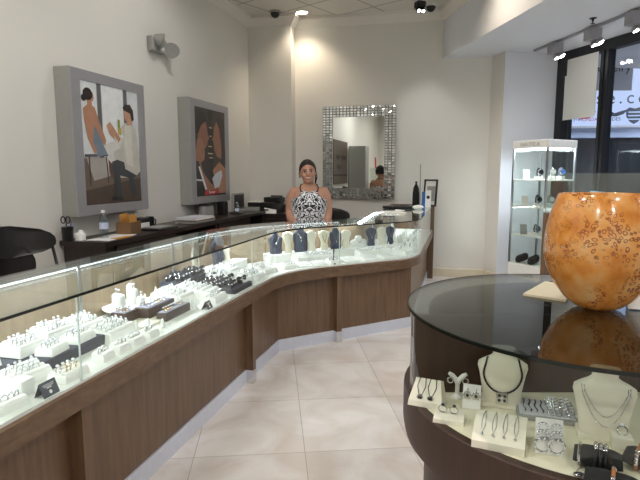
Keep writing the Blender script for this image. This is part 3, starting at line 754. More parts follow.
# corner area and run B
def along(u, t): p, n = at(u); return (p.x + n.x * t, p.y + n.y * t), math.atan2(n.y, n.x) - PI / 2
def trayU(u, t, z, w, d, h, nx, ny, label, where, **kw):
    kw.setdefault('skip', .5); kw.setdefault('sc', 1.5); p, rz = along(u, t); return ring_tray(p[0], p[1], z, w, d, h, nx, ny, rz, label, where, **kw)
u0 = uP[2]
trayU(u0 + .07, .30, ZD, .17, .2, .06, 5, 4, 'white ring tray directly right of the dark ring stands, back one', 'the back tray right of the dark stands', slope=.2)
trayU(u0 + .07, .12, ZD, .17, .13, .045, 5, 2, 'white ring tray right of the dark ring stands by the glass joint', 'the tray by the corner glass joint', slope=.12)
trayU(u0 + .29, .34, ZD, .17, .16, .075, 4, 3, 'tall white ring tray in front of the upright cream panel', 'the tray before the cream panel', slope=.25)
trayU(u0 + .27, .13, ZD, .18, .17, .045, 5, 3, 'low white ring tray inside the counter corner curve', 'the low corner tray', slope=.1)
trayU(u0 + .49, .16, ZD, .18, .16, .04, 5, 3, 'low white ring tray left of the slate forms at the corner', 'the tray left of the slate forms', slope=.1)
pB = [vt(x, 250, (nB.x, nB.y), GB + .43) for x in (262, 398)]
sB0, sB1 = [Vector((p.x, p.y)).dot(dB) for p in pB]
xb = B((sB0 + sB1) / 2 + .03, .44); mb = MB(); mb.rbox(0, 0, 0, sB1 - sB0 - .02, .17, .07, .004); o = mb.build('riser', M['foam']); o.location = (xb[0], xb[1], ZD); o.rotation_euler = (0, 0, RZB)
tag(o, 'long white riser under the row of necklace busts facing the aisle', 'riser')
BL = [(276, 233, 15, 'navy', 'slate necklace bust first in the row right of the cream panel', CH1, 'tall'),
      (288.5, 232, 12, 'cream', 'cream curved necklace form between the first two slate busts', None, 'tongue'),
      (301, 227.5, 17, 'navy', 'tall slate bust with several silver chains in front of the woman', CH2, 'tall'),
      (312, 231, 12, 'cream', 'cream curved form right of the slate bust with several chains', None, 'tongue'),
      (324.5, 230.5, 13, 'cream', 'cream curved form with a pendant left of the dark blue bust', CHG, 'tongue'),
      (336, 228, 14, 'navy', 'dark blue bust with one long silver chain beside the aisle post', [(.8, .4, .2, 'silver')], 'tall'),
      (346.5, 230, 12, 'cream', 'cream curved form right of the dark blue bust', None, 'tongue'),
      (358.5, 236, 19, 'foam', 'low white shouldered bust with a fine necklace', CH1, 'low'),
      (371.5, 228, 13, 'navy', 'slate curved form right of the low white bust', CH1, 'tongue'),
      (382, 227, 11, 'cream', 'slim cream form near the counter bend', None, 'tongue'),
      (390.5, 226.5, 11, 'navy', 'rightmost slate form near the counter bend', CH1, 'tongue')]
for x, ty, w, m, lab_, ch, stl in BL:
    b = vt(x, 246, (nB.x, nB.y), GB + .43); zt_ = vt(x, ty, (nB.x, nB.y), GB + .43).z
    bust_obj(b.x, b.y, zR, RZB, w * b.y / 524 * 1.08, min(.245, zt_ - zR), m, lab_, ch, stl, lean=.1)
# pendant pads and tray row along the front of run B
def pad(x, y, z, rz, w, d, h, label, n=4, mat='foam', cat='necklace pad', chains='steel'):
    T = thing('necklace_pad', label, cat, (x, y, z), rz, 'pads along the counter front')
    mb = MB(); N = 9; prof = [(-d / 2, 0)] + [(-d / 2 + d * k / N, h * (.35 + .65 * math.sin(PI / 2 * k / N))) for k in range(N + 1)] + [(d / 2, 0)]
    mb.loft([[(xx, a_, b_) for a_, b_ in prof] for xx in (-w / 2, w / 2)]); mb.build('pad', M[mat], T, smooth=30)
    for k in range(n):
        xx = -w * .42 + w * .84 * (k + .5) / n
        pts = [(xx + q * .003, -d / 2 + d * f, h * (.35 + .65 * math.sin(PI / 2 * f)) + .0015) for q, f in [(0, .98), (-1, .8), (-1.6, .6), (-1.6, .4), (0, .22), (1.6, .4), (1.6, .6), (1, .8), (0, .97)]]
        ne = MB().tube(pts, .0009, 5).build('necklace', M[chains], T)
        MB().ball(xx, -d / 2 + d * .16, h * .55 + .003, .004, seg=8, rings=5).build('pendant', M[chains], ne)
    return T
lb2 = ['first', 'second', 'third', 'fourth', 'fifth', 'sixth']
for k, x in enumerate((287, 303, 319, 334.5)):
    q = hz(x, 267.5 - k * 1.3, ZD); s = Vector((q.x, q.y)).dot(dB); p = B(s, .085)
    if k in (1, 2): pad(p[0], p[1], ZD, RZB, .125, .11, .03, lb2[k] + ' low white pad along the glass below the busts, with chains', 4)
    else: ring_tray(p[0], p[1], ZD, .125, .11, .035, 4, 2, RZB, lb2[k] + ' low white ring tray along the glass below the busts', 'the %s tray along the bust row' % lb2[k], slope=.1, skip=.4, sc=1.5)
for k, x in enumerate((285, 299, 316)):
    q = hz(x, 260, ZD); s = Vector((q.x, q.y)).dot(dB); p = B(s + .06, .24)
    ring_tray(p[0], p[1], ZD, .15, .13, .06, 4, 2, RZB, ['left', 'middle', 'right'][k] + ' tall white ring tray at the foot of the slate busts', 'the %s tray at the feet of the busts' % ['left', 'middle', 'right'][k], slope=.22, skip=.4, sc=1.5)
# a dark T-bar chain stand by the glass
q = hz(340, 266, ZD); s = Vector((q.x, q.y)).dot(dB); p = B(s, .05)
T = thing('chain_stand', 'slim black upright chain stand close to the front glass', 'chain stand', (p[0], p[1], ZD), RZB)
MB().lathe([(.001, 0), (.022, 0), (.02, .012), (.006, .018), (.001, .018)], seg=16).build('base', M['darkstand'], T); MB().cyl((0, 0, .015), (0, 0, .16), .005, 8).build('rod', M['darkstand'], T)
MB().tube([(.006 * math.cos(t_), .006 * math.sin(t_) - .003, .13 - .045 * abs(math.sin(t_ / 2))) for t_ in [2 * PI * g_ / 14 for g_ in range(14)]], .0014, 5, True).build('chain', M['silver'], T)
for k, x in enumerate((352, 369, 386)):
    q = hz(x, 262.5 - k * 2.5, ZD); s = Vector((q.x, q.y)).dot(dB); p = B(s, .10)
    pad(p[0], p[1], ZD, RZB, .14, .13, .035, ['left', 'middle', 'right'][k] + ' white chain pad along the glass past the aisle post', 4)
for k, x in enumerate((350, 366, 384)):
    q = hz(x, 254.5, ZD); s = Vector((q.x, q.y)).dot(dB); p = B(s + .05, .27)
    ring_tray(p[0], p[1], ZD, .15, .11, .055, 4, 2, RZB, ['left', 'middle', 'right'][k] + ' white ring tray in front of the low white bust end', 'the %s tray by the low white bust' % ['left', 'middle', 'right'][k], slope=.2, skip=.4, sc=1.5)
# run C: small white ring columns, easels and trays
ucs = near(*C(5.3, 0))
names = ['nearest', 'second', 'third', 'fourth', 'fifth', 'sixth']
for k in range(6):
    u = ucs - .22 + k * .33
    trayU(u, .14, ZD, .22, .17, .045, 5, 2, names[k] + ' white ring tray along the glass of the far counter end', 'the %s tray of the far counter end' % names[k], slope=.12)
for k in range(6):
    p, rz = along(ucs - .3 + k * .27, .40); h = (.13, .17, .11, .15, .12, .16)[k]
    if k % 2: bust_obj(p[0], p[1], ZD, rz, .1, h + .03, 'foam', names[k] + ' white necklace form at the back of the far counter end', CH1, 'low', group='white forms in the far counter end')
    else:
        mb = MB(); mb.lathe([(.035, 0), (.035, h * .7), (.03, h * .85), (.012, h), (.001, h)], seg=18); o = mb.build('ring_column', M['foam']); o.location = (p[0], p[1], ZD)
        tag(o, names[k] + ' white display column at the back of the far counter end', 'ring stand', 'white forms in the far counter end')

for k in range(14):
    p, rz = along(ucs - .32 + k * .125, .265 + .03 * (k % 2))
    cone_at(p[0], p[1], ZD, 'white ring cone in the middle row of the far counter end', 'white cones in the far counter end', random.uniform(.07, .11), .018)

# ------------------------------------------------------------------ the round showcase on the right
RC = Vector((.892, 1.69)); ZR = .76; ZRT = 1.04
T = thing('round_showcase', 'round dark wood showcase with a glass top carrying the orange vase', 'display case', (RC.x, RC.y, 0))
SEG = 72
MB().lathe([(.50, 0), (.52, .05), (.52, .62), (.001, .62)], seg=SEG).build('base', M['wooddark'], T)
MB().lathe([(.001, .585), (.575, .585), (.592, .6), (.599, .64), (.599, ZR - .004), (.596, ZR), (.57, ZR), (.57, ZR - .012), (.001, ZR - .012)], seg=SEG).build('rim', M['wooddark'], T)
MB().lathe([(.001, ZR - .012), (.569, ZR - .012), (.569, ZR - .001), (.001, ZR - .001)], seg=SEG).build('deck', M['deckcream'], T)
mb = MB(); a0, a1 = PI * .985, PI * 2.04
loops = [[(r * math.cos(a0 + (a1 - a0) * k / 48), r * math.sin(a0 + (a1 - a0) * k / 48), z) for k in range(49)] for r, z in ((.582, ZR), (.582, ZRT - .001))]
mb.loft(loops, closed=False); mb.build('curved_glass', M['glass'], T)
MB().lathe([(.001, ZRT), (.588, ZRT), (.588, ZRT + .009), (.001, ZRT + .009)], seg=SEG).build('top_glass', M['glassround'], T)
MB().loft([[(r * math.cos(2 * PI * k / SEG), r * math.sin(2 * PI * k / SEG), z) for k in range(SEG)] for r, z in ((.5885, ZRT - .001), (.593, ZRT), (.593, ZRT + .009), (.5885, ZRT + .010), (.5885, ZRT - .001))], cap=False).build('glass_edge', M['edge'], T)
MB().prism([(-.575, -.01), (.575, -.01), (.575, .012), (-.575, .012)], ZR, ZRT - .012).build('divider', M['wooddark'], T, smooth=0)
mb = MB(); loops = []
for k in range(37):
    a = PI * k / 36
    loops.append([(r * math.cos(a), .012 + r * math.sin(a) * .96, z) for r, z in ((.50, ZR), (.515, ZR), (.515, ZRT - .012), (.50, ZRT - .012))])
mb.loft(loops); mb.build('rear_shell', M['wooddark'], T)
for a in (PI * .985, PI * 1.48):
    x, y = .579 * math.cos(a), .579 * math.sin(a); MB().box(x, y, ZR, .012, .006, ZRT - ZR, a + PI / 2).build('glass_joint', M['steel'], T, smooth=0)
def rr(px, py, z=ZR):            # a point on the showcase deck
    return hz(px, py, z)
# pendant wedge with two pendants
def wedge(px, py, w, d, h, rz, label, n, mat='cream', cat='necklace display'):
    q = rr(px, py); return pad(q.x, q.y, ZR, rz, w, d, h, label, n, mat, cat)
q = rr(426, 405); T = thing('pendant_wedge', 'cream sloped block with two dark medallion pendants in the round showcase', 'pendant display', (q.x, q.y, ZR), -.42)
MB().loft([[(-.055, -.02, 0), (.055, -.02, 0), (.055, .05, 0), (-.055, .05, 0)], [(-.053, -.018, .018), (.053, -.018, .018), (.053, .05, .018), (-.053, .05, .018)], [(-.04, .03, .075), (.04, .03, .075), (.045, .046, .07), (-.045, .046, .07)]]).build('block', M['cream'], T, smooth=30)
for x in (-.018, .016):
    n_ = MB().tube([(x - .008, .030, .077), (x - .013, .012, .055), (x - .006, -.002, .037), (x, -.006, .030), (x + .006, -.002, .037), (x + .013, .012, .055), (x + .010, .030, .077)], .0014, 5).build('cord', M['darkstand'], T)
    MB().cyl((x, -.014, .027), (x, -.009, .029), .0105, 14).build('medallion', M['silver'], n_); MB().cyl((x, -.0155, .0268), (x, -.0135, .0275), .007, 12).build('inlay', M['gemdark'], n_)
# ring block with two dark-stone rings
q = rr(449, 421); T = thing('ring_block', 'low cream block with two dark stone rings in the round showcase', 'ring display', (q.x, q.y, ZR), -.36)
MB().loft([[(-.045, -.025, 0), (.045, -.025, 0), (.045, .03, 0), (-.045, .03, 0)], [(-.044, -.024, .012), (.044, -.024, .012), (.043, .028, .028), (-.043, .028, .028)]]).build('block', M['cream'], T, smooth=0)
for k, x in enumerate((-.017, .016)):
    c, s = math.cos(-.36), math.sin(-.36)
    o = put_ring(D1, (q.x + x * c - .004 * s * -1, q.y + x * s + .004, ZR + .034), -.36, ['left', 'right'][k] + ' chunky dark stone ring on the low cream block', 'dark stone rings on the low cream block', .2, 1.25)
# Y-shaped earring stand
q = rr(457, 397); T = thing('earring_stand', 'small white Y-shaped stand with two round earrings', 'earring display', (q.x, q.y, ZR), -.2)
MB().lathe([(.001, 0), (.018, 0), (.016, .006), (.007, .012), (.007, .055), (.001, .055)], seg=14).build('stem', M['foam'], T)
for sgn in (-1, 1):
    MB().tube([(0, 0, .045), (sgn * .006, 0, .062), (sgn * .018, 0, .075), (sgn * .028, -.002, .082)], [.007, .008, .008, .006], 8).build('arm', M['foam'], T)
    MB().tube([(sgn * .024 + .009 * math.cos(t_), -.012, .062 + .009 * math.sin(t_)) for t_ in [2 * PI * g_ / 14 for g_ in range(14)]], .0022, 5, True).build('earring', M['silver'], T)
# earring card with two flower drops
def ear_card(px, py, w, h, rz, label, kind, tilt=.35):
    q = rr(px, py); T = thing('earring_card', label, 'earring display', (q.x, q.y, ZR), rz)
    MB().loft([[(-w / 2, 0, 0), (w / 2, 0, 0), (w / 2, .004, 0), (-w / 2, .004, 0)], [(-w / 2, h * tilt, h), (w / 2, h * tilt, h), (w / 2, h * tilt + .004, h), (-w / 2, h * tilt + .004, h)]]).build('card', M['foam'], T, smooth=0)
    MB().box(0, h * tilt * .55, 0, w * .9, h * tilt * .9, .004).build('foot', M['foam'], T, smooth=0)
    def fp(x, f, o=.003): return Vector((x, h * tilt * f - o, h * f + o * .3))
    for sg in (-1, 1):
        cx = sg * w * .24
        if kind == 'flower':
            mb = MB(); cc = fp(cx, .55, .005)
            for g_ in range(6):
                a = 2 * PI * g_ / 6; mb.ball(cc.x + .0085 * math.cos(a), cc.y, cc.z + .0085 * math.sin(a), .0055, .003, .0055, 8, 5)
            e = mb.build('earring', M['silver'], T); MB().ball(cc.x, cc.y - .003, cc.z, .0045, seg=8, rings=5).build('stone', M['gemdark'], e)
            a = fp(cx, .85, .004); MB().tube([tuple(a), tuple(cc)], .0014, 5).build('hook', M['silver'], e)
        else:
            e = None
            for f, r in ((.78, .012), (.56, .013), (.28, .02)):
                cc = fp(cx, f, .006)
                o = MB().tube([(cc.x + r * math.cos(t_), cc.y - .002, cc.z + r * math.sin(t_)) for t_ in [2 * PI * g_ / 18 for g_ in range(18)]], .0033 if r > .015 else .0024, 6, True).build('hoop', M['silver'], T)
                mb = MB()
                for g_ in range(9): mb.ball(cc.x + r * math.cos(g_ * .7), cc.y - .005, cc.z + r * math.sin(g_ * .7), .0026, seg=6, rings=4)
                mb.build('stone', M['gem'], o)
    return T
ear_card(471, 409, .055, .07, -.35, 'white earring card with two flower drop earrings', 'flower')
ear_card(549, 455, .068, .085, -.3, 'white earring card with two large triple hoop earrings', 'hoop')
# chain wedge with four chains
q = rr(503, 448); T = pad(q.x, q.y + .03, ZR, -.42, .135, .11, .06, 'cream curved block with four fine pendant chains in the round showcase', 4, 'cream', 'necklace display'); T['group'] = 'displays in the round showcase'
# shouldered busts
def big_bust(px, py, w, h, rz, label):
    q = rr(px, py); T = thing('necklace_bust', label, 'necklace display', (q.x, q.y, ZR), rz)
    prof = [(0, .36, .22, .0), (.04, .365, .22, .0), (.3, .40, .2, .01), (.55, .455, .2, .02), (.66, .495, .19, .03), (.73, .48, .17, .035), (.78, .38, .15, .045), (.82, .27, .13, .055), (.86, .205, .125, .06), (.96, .2, .125, .06), (.975, .235, .14, .06), (.995, .235, .14, .06), (1.0, .2, .12, .06)]
    N = 28
    def pt(f, a_, b_, c_, k): t_ = 2 * PI * k / N; return (a_ * w * math.copysign(abs(math.cos(t_)) ** .8, math.cos(t_)), c_ * w * 2 + b_ * w * math.copysign(abs(math.sin(t_)) ** .8, math.sin(t_)), f * h)
    MB().loft([[pt(*p, k) for k in range(N)] for p in prof]).build('form', M['cream'], T, smooth=50)
    MB().rbox(0, .06 * w, 0, w * .8, w * .55, .012, .003).build('foot', M['cream'], T)
    def surf(u, f, o=.003):
        for p0, p1 in zip(prof, prof[1:]):
            if p0[0] <= f <= p1[0]:
                g_ = (f - p0[0]) / (p1[0] - p0[0]); a_, b_, c_ = [p0[i] + (p1[i] - p0[i]) * g_ for i in (1, 2, 3)]
                x = max(-.98, min(.98, u / a_)); co = abs(x) ** (1 / .8); sn = math.sqrt(max(0, 1 - co * co)) ** .8
                return Vector((u * w, c_ * w * 2 - b_ * w * sn - o, f * h))
    return T, surf
T, sf = big_bust(501, 404, .155, .185, -.3, 'cream bust wearing a black cord necklace with a square pendant')
pts = [sf(.40 * math.sin(g_ * PI / 16) if abs(g_) < 8 else (.40 if g_ > 0 else -.40), .62 - .34 * math.cos(g_ * PI / 16), .004) for g_ in range(-10, 11)]
pts = []
for g_ in range(-12, 13):
    a = g_ / 12 * PI * .78; f = .60 - .33 * math.cos(a); u = .375 * math.sin(a) if abs(a) < PI / 2 else math.copysign(.375 - .10 * (abs(a) - PI / 2), a)
    f = min(f, .82); pts.append(sf(u, f, .004))
MB().tube(pts, .0032, 6).build('cord', M['black'], T)
c = sf(0, .19, .006); e = MB().rbox(c.x, c.y, c.z - .016, .034, .005, .034, .002).build('pendant', M['silver'], T)
for a, b in ((-1, -1), (1, -1), (1, 1), (-1, 1), (0, 0)): MB().ball(c.x + a * .008, c.y - .004, c.z + .001 + b * .008, .0045, .003, .0045, 8, 6).build('stone', M['gemdark'] if a else M['gem'], e)
T, sf = big_bust(602, 436, .165, .195, -.35, 'cream bust wearing two fine silver chains beside the black bracelet pillow')
for low, wid in ((.36, .36), (.22, .40)):
    pts = []
    for g_ in range(-10, 11):
        t_ = g_ / 10; pts.append(sf(wid * t_ * (.92 if abs(t_) > .9 else 1), low + (.76 - low) * abs(t_) ** 1.8, .002))
    n_ = MB().tube(pts, .0013, 5).build('necklace', M['silver'], T); mb = MB()
    for p in pts[1:-1:2]: mb.ball(p.x, p.y - .001, p.z, .0025, seg=6, rings=4)
    mb.build('bead', M['silver'], n_)
# grey flat tray of rings and bracelets
q = rr(545, 413); T = thing('jewelry_tray', 'flat grey tray with rows of silver rings and bracelets between the two busts', 'jewelry tray', (q.x, q.y, ZR), -.3)
MB().rbox(0, 0, 0, .17, .13, .014, .004).build('tray', M['greyplas'], T); MB().box(0, 0, .014, .155, .115, .002).build('lining', M['signgrey'], T, smooth=0)
c, s = math.cos(-.3), math.sin(-.3)
for i in range(4):
    xx = -.062 + i * .017
    n_ = MB().tube([(xx + .003 * math.sin(g_), -.045 + .01 * g_, .019) for g_ in range(10)], .0024, 5).build('bracelet', M['silver']); n_.location = (q.x, q.y, ZR); n_.rotation_euler = (0, 0, -.3)
    tag(n_, 'flat silver chain bracelet lying on the left half of the grey tray', 'bracelet', 'bracelets on the grey tray')
for i in range(4):
    for j in range(5):
        xx, yy = .012 + i * .019, -.042 + j * .021
        put_ring(S1, (q.x + xx * c - yy * s, q.y + xx * s + yy * c, ZR + .022), -.3 + random.uniform(-.3, .3), 'silver ring lying on the right half of the flat grey tray', 'rings on the grey tray', -.8, 1.1)
# ring cube at the right
q = rr(621, 447); T = thing('ring_block', 'small cream cube with one silver ring beside the cream bust', 'ring display', (q.x, q.y, ZR), -.3)
MB().rbox(0, 0, 0, .05, .045, .035, .004).build('block', M['cream'], T)
put_ring(S1, (q.x, q.y, ZR + .046), -.3, 'silver ring with a clear stone on the small cream cube by the bust', None, -.2, 1.35)
# black bracelet pillows
def pillow(px, py, rz, label, bands, z=0, size=(.1, .06)):
    q = rr(px, py, ZR + z); T = thing('bracelet_pillow', label, 'bracelet pillow', (q.x, q.y, ZR + z), rz, 'black bracelet pillows')
    N = 14; loops = []
    for i in range(N + 1):
        u = -1 + 2 * i / N; hh = .022 * (1 - abs(u) ** 3) ** .7 + .003; wd_ = size[1] / 2 * (1 + .25 * abs(u) ** 3)
        loops.append([(u * size[0] / 2, wd_ * math.cos(2 * PI * k / 16), .026 + hh * math.sin(2 * PI * k / 16)) for k in range(16)])
    MB().loft(loops).build('pillow', M['blackmat'], T, smooth=60)
    for u, m in bands:
        hh = .022 * (1 - abs(u) ** 3) ** .7 + .003; wd_ = size[1] / 2 * (1 + .25 * abs(u) ** 3)
        pts = [(u * size[0] / 2, (wd_ + .0035) * math.cos(2 * PI * k / 20), .026 + (hh + .0035) * math.sin(2 * PI * k / 20)) for k in range(20)]
        br = MB().tube(pts, .0045, 6, True).build('bracelet', M[m], T)
        if m == 'copper':
            mb = MB()
            for k in (0, 1, 2, 3, 7, 8, 9, 10): p = pts[k]; mb.ball(p[0], p[1], p[2] + .001, .0062, seg=8, rings=5)
            mb.build('silver_end', M['silver'], br)
        elif m == 'black':
            mb = MB()
            for k in (4, 5, 6): p = pts[k]; mb.ball(p[0], p[1], p[2] + .002, .006, seg=8, rings=5)
            mb.build('silver_clasp', M['silver'], br)
M['copper'] = plain('copper_leather_band', 'A8683A', vary=.1, rough=.45)
pillow(597, 467, -.5, 'black bracelet pillow wound with black cord bracelets beside the cream bust', [(-.75, 'silver'), (-.1, 'black'), (.1, 'black'), (.3, 'black')], size=(.11, .07))
pillow(612, 494, -.55, 'black bracelet pillow with a copper and silver cuff at the lower edge', [(.0, 'copper')], size=(.12, .07))
pillow(648, 470, -.7, 'black bracelet pillow with copper bands at the right picture edge', [(-.4, 'copper'), (-.1, 'copper'), (.2, 'copper')], size=(.11, .07))
# loose pendant on the deck
q = rr(579, 476); T = thing('pendant', 'loose oval pendant with chain lying in front of the hoop earrings', 'pendant', (q.x, q.y, ZR), -.2)
MB().ball(0, 0, .005, .012, .008, .005, 12, 8).build('stone', M['gemdark'], T); MB().tube([(.012 * math.cos(t_), .008 * math.sin(t_), .005) for t_ in [2 * PI * g_ / 16 for g_ in range(16)]], .002, 5, True).build('bezel', M['silver'], T)
MB().tube([(-.005, .008, .004), (.004, .025, .003), (.02, .04, .003)], .0013, 5).build('chain', M['silver'], T)
# orange vase, flat folder and card holder on the round glass top
zt = ZRT + .0095
q = hz(596, 309, zt); T = thing('glass_vase', 'large rounded orange art glass vase with red-brown spots on the round glass top', 'vase', (q.x + .012, q.y + .02, zt))
vp = [(.0, .004), (.04, .0), (.052, .002), (.075, .012), (.108, .04), (.140, .085), (.164, .14), (.174, .19), (.174, .235), (.168, .285), (.157, .335), (.146, .37), (.139, .392), (.136, .396), (.133, .394), (.139, .37), (.150, .335), (.161, .285), (.167, .235), (.167, .19), (.157, .14), (.133, .09), (.1, .048), (.06, .02), (.0, .014)]
MB().lathe([(max(r, .0005), h) for r, h in [(r, h * .96) for r, h in vp]], seg=64, cap=False).build('bowl', M['vase'], T, smooth=80)
pa = [hz(*p, zt) for p in ((523, 295.5), (545, 283), (575, 287), (566, 302))]
mb = MB(); mb.prism([(p.x, p.y) for p in pa], zt, zt + .008); o = mb.build('folder', plain('buff_card', 'D3C9AC', rough=.6), smooth=0, origin=(pa[0].x, pa[0].y, zt)); tag(o, 'flat cream folder lying on the round glass top behind the vase', 'folder')
q = hz(645, 312, zt); T = thing('card_holder', 'small tilted white card on a black holder at the right picture edge', 'card holder', (q.x + .02, q.y + .02, zt), -.3)
MB().loft([[(-.05, 0, .0), (.05, 0, .0), (.05, .05, 0), (-.05, .05, 0)], [(-.05, .03, .05), (.05, .03, .05), (.05, .05, .05), (-.05, .05, .05)]]).build('holder', M['black'], T, smooth=0)
MB().loft([[(-.06, -.012, .004), (.06, -.012, .004), (.06, -.008, .004), (-.06, -.008, .004)], [(-.06, .03, .075), (.06, .03, .075), (.06, .034, .075), (-.06, .034, .075)]]).build('card', M['paper'], T, smooth=0)

# ------------------------------------------------------------------ framed light boxes on the left wall
def pl(s, o, z): p = left(s, o); return Vector((p[0], p[1], z))
def onL(px, py, o): return vt(px, py, (nA.x, nA.y), WL - o)
def frame_box(s0, s1, z0, z1, label, dep=.15, bw=.105):
    c = left((s0 + s1) / 2, 0); T = thing('picture_frame', label, 'picture', (c[0], c[1], z0), RZA, 'framed pictures on the left wall')
    w, h = s1 - s0, z1 - z0          # local x along the wall, local -y out of the wall
    MB().box(0, -dep / 2 + .004, 0, w, dep - .012, h).build('case', M['frameside'], T, smooth=0)
    mb = MB()
    o = [(-w / 2, 0), (w / 2, 0), (w / 2, h), (-w / 2, h)]; i = [(-w / 2 + bw, bw * .8), (w / 2 - bw, bw * .8), (w / 2 - bw, h - bw * .8), (-w / 2 + bw, h - bw * .8)]
    lo = []
    for yy, ring in ((-dep + .02, o), (-dep, [(x * (1 - .008 / w), z + (.003 if z == 0 else -.003)) for x, z in o]), (-dep, i), (-dep + .016, i)): lo.append([(x, yy, z) for x, z in ring])
    mb.loft(lo, cap=False); mb.build('frame', M['framegrey'], T, smooth=0)
    return T, (-w / 2 + bw, bw * .8, w - 2 * bw, h - bw * 1.6, -dep + .008)
MP = {}
def pm(h):
    if h not in MP: MP[h] = plain('print_' + h.lower(), h, vary=.07, vscale=14, rough=.35, coat=.3)
    return MP[h]
def picture(T, R_, shapes, bg):
    x0, z0, w, h, y = R_; cols = [bg] + [s[0] for s in shapes]; us = list(dict.fromkeys(cols))
    mb = MB(); mb.cur = us.index(bg); mb.add([(x0, y, z0), (x0 + w, y, z0), (x0 + w, y, z0 + h), (x0, y, z0 + h)], [(0, 1, 2, 3)])
    for k, (c, pts) in enumerate(shapes):
        mb.cur = us.index(c); yy = y - .00015 * (k + 1)
        pts = [(min(1, max(0, a)), min(1, max(0, b))) for a, b in pts]
        mb.add([(x0 + w * a, yy, z0 + h * (1 - b)) for a, b in pts], [tuple(range(len(pts)))])
    return mb.build('print', [pm(c) for c in us], T, smooth=0)
def ell(cx, cy, rx, ry, n=18, rot=0):
    return [(cx + rx * math.cos(t) * math.cos(rot) - ry * math.sin(t) * math.sin(rot), cy + rx * math.cos(t) * math.sin(rot) + ry * math.sin(t) * math.cos(rot)) for t in [2 * PI * k / n for k in range(n)]]
def sL(px, py, o): p = onL(px, py, o); return p.x * dA.x + p.y * dA.y
f1 = (sL(73.7, 140, .15), sL(146, 140, .15)); zf = (onL(80, 217, .15).z, onL(73.7, 66.5, .15).z)
T, R_ = frame_box(f1[0], f1[1], zf[0], zf[1], 'large grey framed picture of a kneeling man proposing to a woman')
picture(T, R_, [
    ('9E9C98', [(0, .0), (1, 0), (1, .62), (0, .62)]), ('DCE0E2', [(0, 0), (.26, 0), (.26, .6), (0, .6)]), ('E6E8E8', [(.34, 0), (.72, 0), (.72, .6), (.34, .6)]), ('D4D8DA', [(.80, 0), (1, 0), (1, .6), (.80, .6)]),
    ('5C5E60', [(.27, 0), (.33, 0), (.33, .62), (.27, .62)]), ('5C5E60', [(.73, 0), (.79, 0), (.79, .62), (.73, .62)]),
    ('6B5A4C', [(0, .62), (1, .60), (1, 1), (0, 1)]), ('A8A29C', [(.05, .62), (.55, .6), (.6, .74), (.15, .8)]), ('4A3B30', [(0, .88), (1, .78), (1, 1), (0, 1)]),
    ('D8D6D0', [(.34, .5), (.62, .44), (.72, .62), (.68, .74), (.42, .72), (.36, .6)]), ('C2BEB6', [(.5, .55), (.7, .5), (.74, .78), (.56, .78)]),
    ('44404A', [(.02, .585), (.4, .575), (.4, .595), (.02, .605)]), ('3A3236', [(.08, .6), (.1, .6), (.1, .84), (.08, .84)]), ('3A3236', [(.36, .6), (.38, .6), (.40, .82), (.38, .82)]),
    ('5A4034', [(.40, .62), (.47, .66), (.48, .76), (.44, .79), (.41, .72)]),
    ('71808E', [(.1, .28), (.24, .25), (.31, .34), (.33, .5), (.40, .58), (.22, .6), (.16, .48)]), ('B07E62', [(.03, .22), (.13, .17), (.22, .2), (.27, .3), (.33, .38), (.38, .46), (.36, .51), (.29, .45), (.2, .34), (.16, .48), (.22, .56), (.18, .58), (.08, .46), (.04, .32)]),
    ('B07E62', ell(.14, .115, .07, .05)), ('B07E62', [(.1, .14), (.17, .14), (.18, .2), (.1, .2)]), ('241A18', ell(.115, .10, .075, .05)), ('241A18', ell(.05, .135, .04, .028)),
    ('B98A6C', [(.40, .33), (.46, .30), (.52, .34), (.62, .42), (.68, .47), (.64, .52), (.52, .44), (.44, .40)]), ('C4967A', ell(.45, .345, .05, .025)), ('D8D4CC', [(.52, .41), (.6, .47), (.66, .42), (.74, .46), (.66, .54), (.56, .48)]),
    ('8C9A3C', [(.60, .27), (.64, .27), (.64, .36), (.60, .36)]), ('C8B048', [(.6, .34), (.66, .34), (.66, .4), (.6, .4)]),
    ('30343C', [(.46, .64), (.56, .62), (.92, .68), (.94, .76), (.86, .78), (.90, .94), (.82, .95), (.76, .78), (.60, .76), (.62, .94), (.66, .97), (.48, .96), (.52, .92), (.48, .76)]),
    ('C6C2B8', [(.66, .33), (.74, .29), (.86, .28), (.94, .34), (.98, .5), (1.0, .72), (.92, .76), (.70, .70), (.66, .55), (.62, .5), (.70, .42)]), ('D6D2C8', [(.72, .32), (.84, .30), (.86, .68), (.74, .66), (.70, .5)]),
    ('C09074', ell(.78, .215, .06, .065)), ('C09074', [(.76, .25), (.86, .23), (.87, .3), (.77, .31)]), ('2A1F1A', [(.70, .16), (.74, .13), (.84, .12), (.90, .17), (.91, .25), (.87, .27), (.84, .2), (.72, .18)]), ('18181C', [(.44, .94), (.62, .95), (.62, .98), (.42, .975)]),
], '8E8C8A')
f2 = (sL(191, 150, .15), sL(229, 150, .15)); zf2 = (onL(192, 205, .15).z, onL(191, 97, .15).z)
T, R_ = frame_box(f2[0], f2[1], zf2[0], zf2[1], 'smaller-looking dark framed picture of a couple nose to nose with red caption')
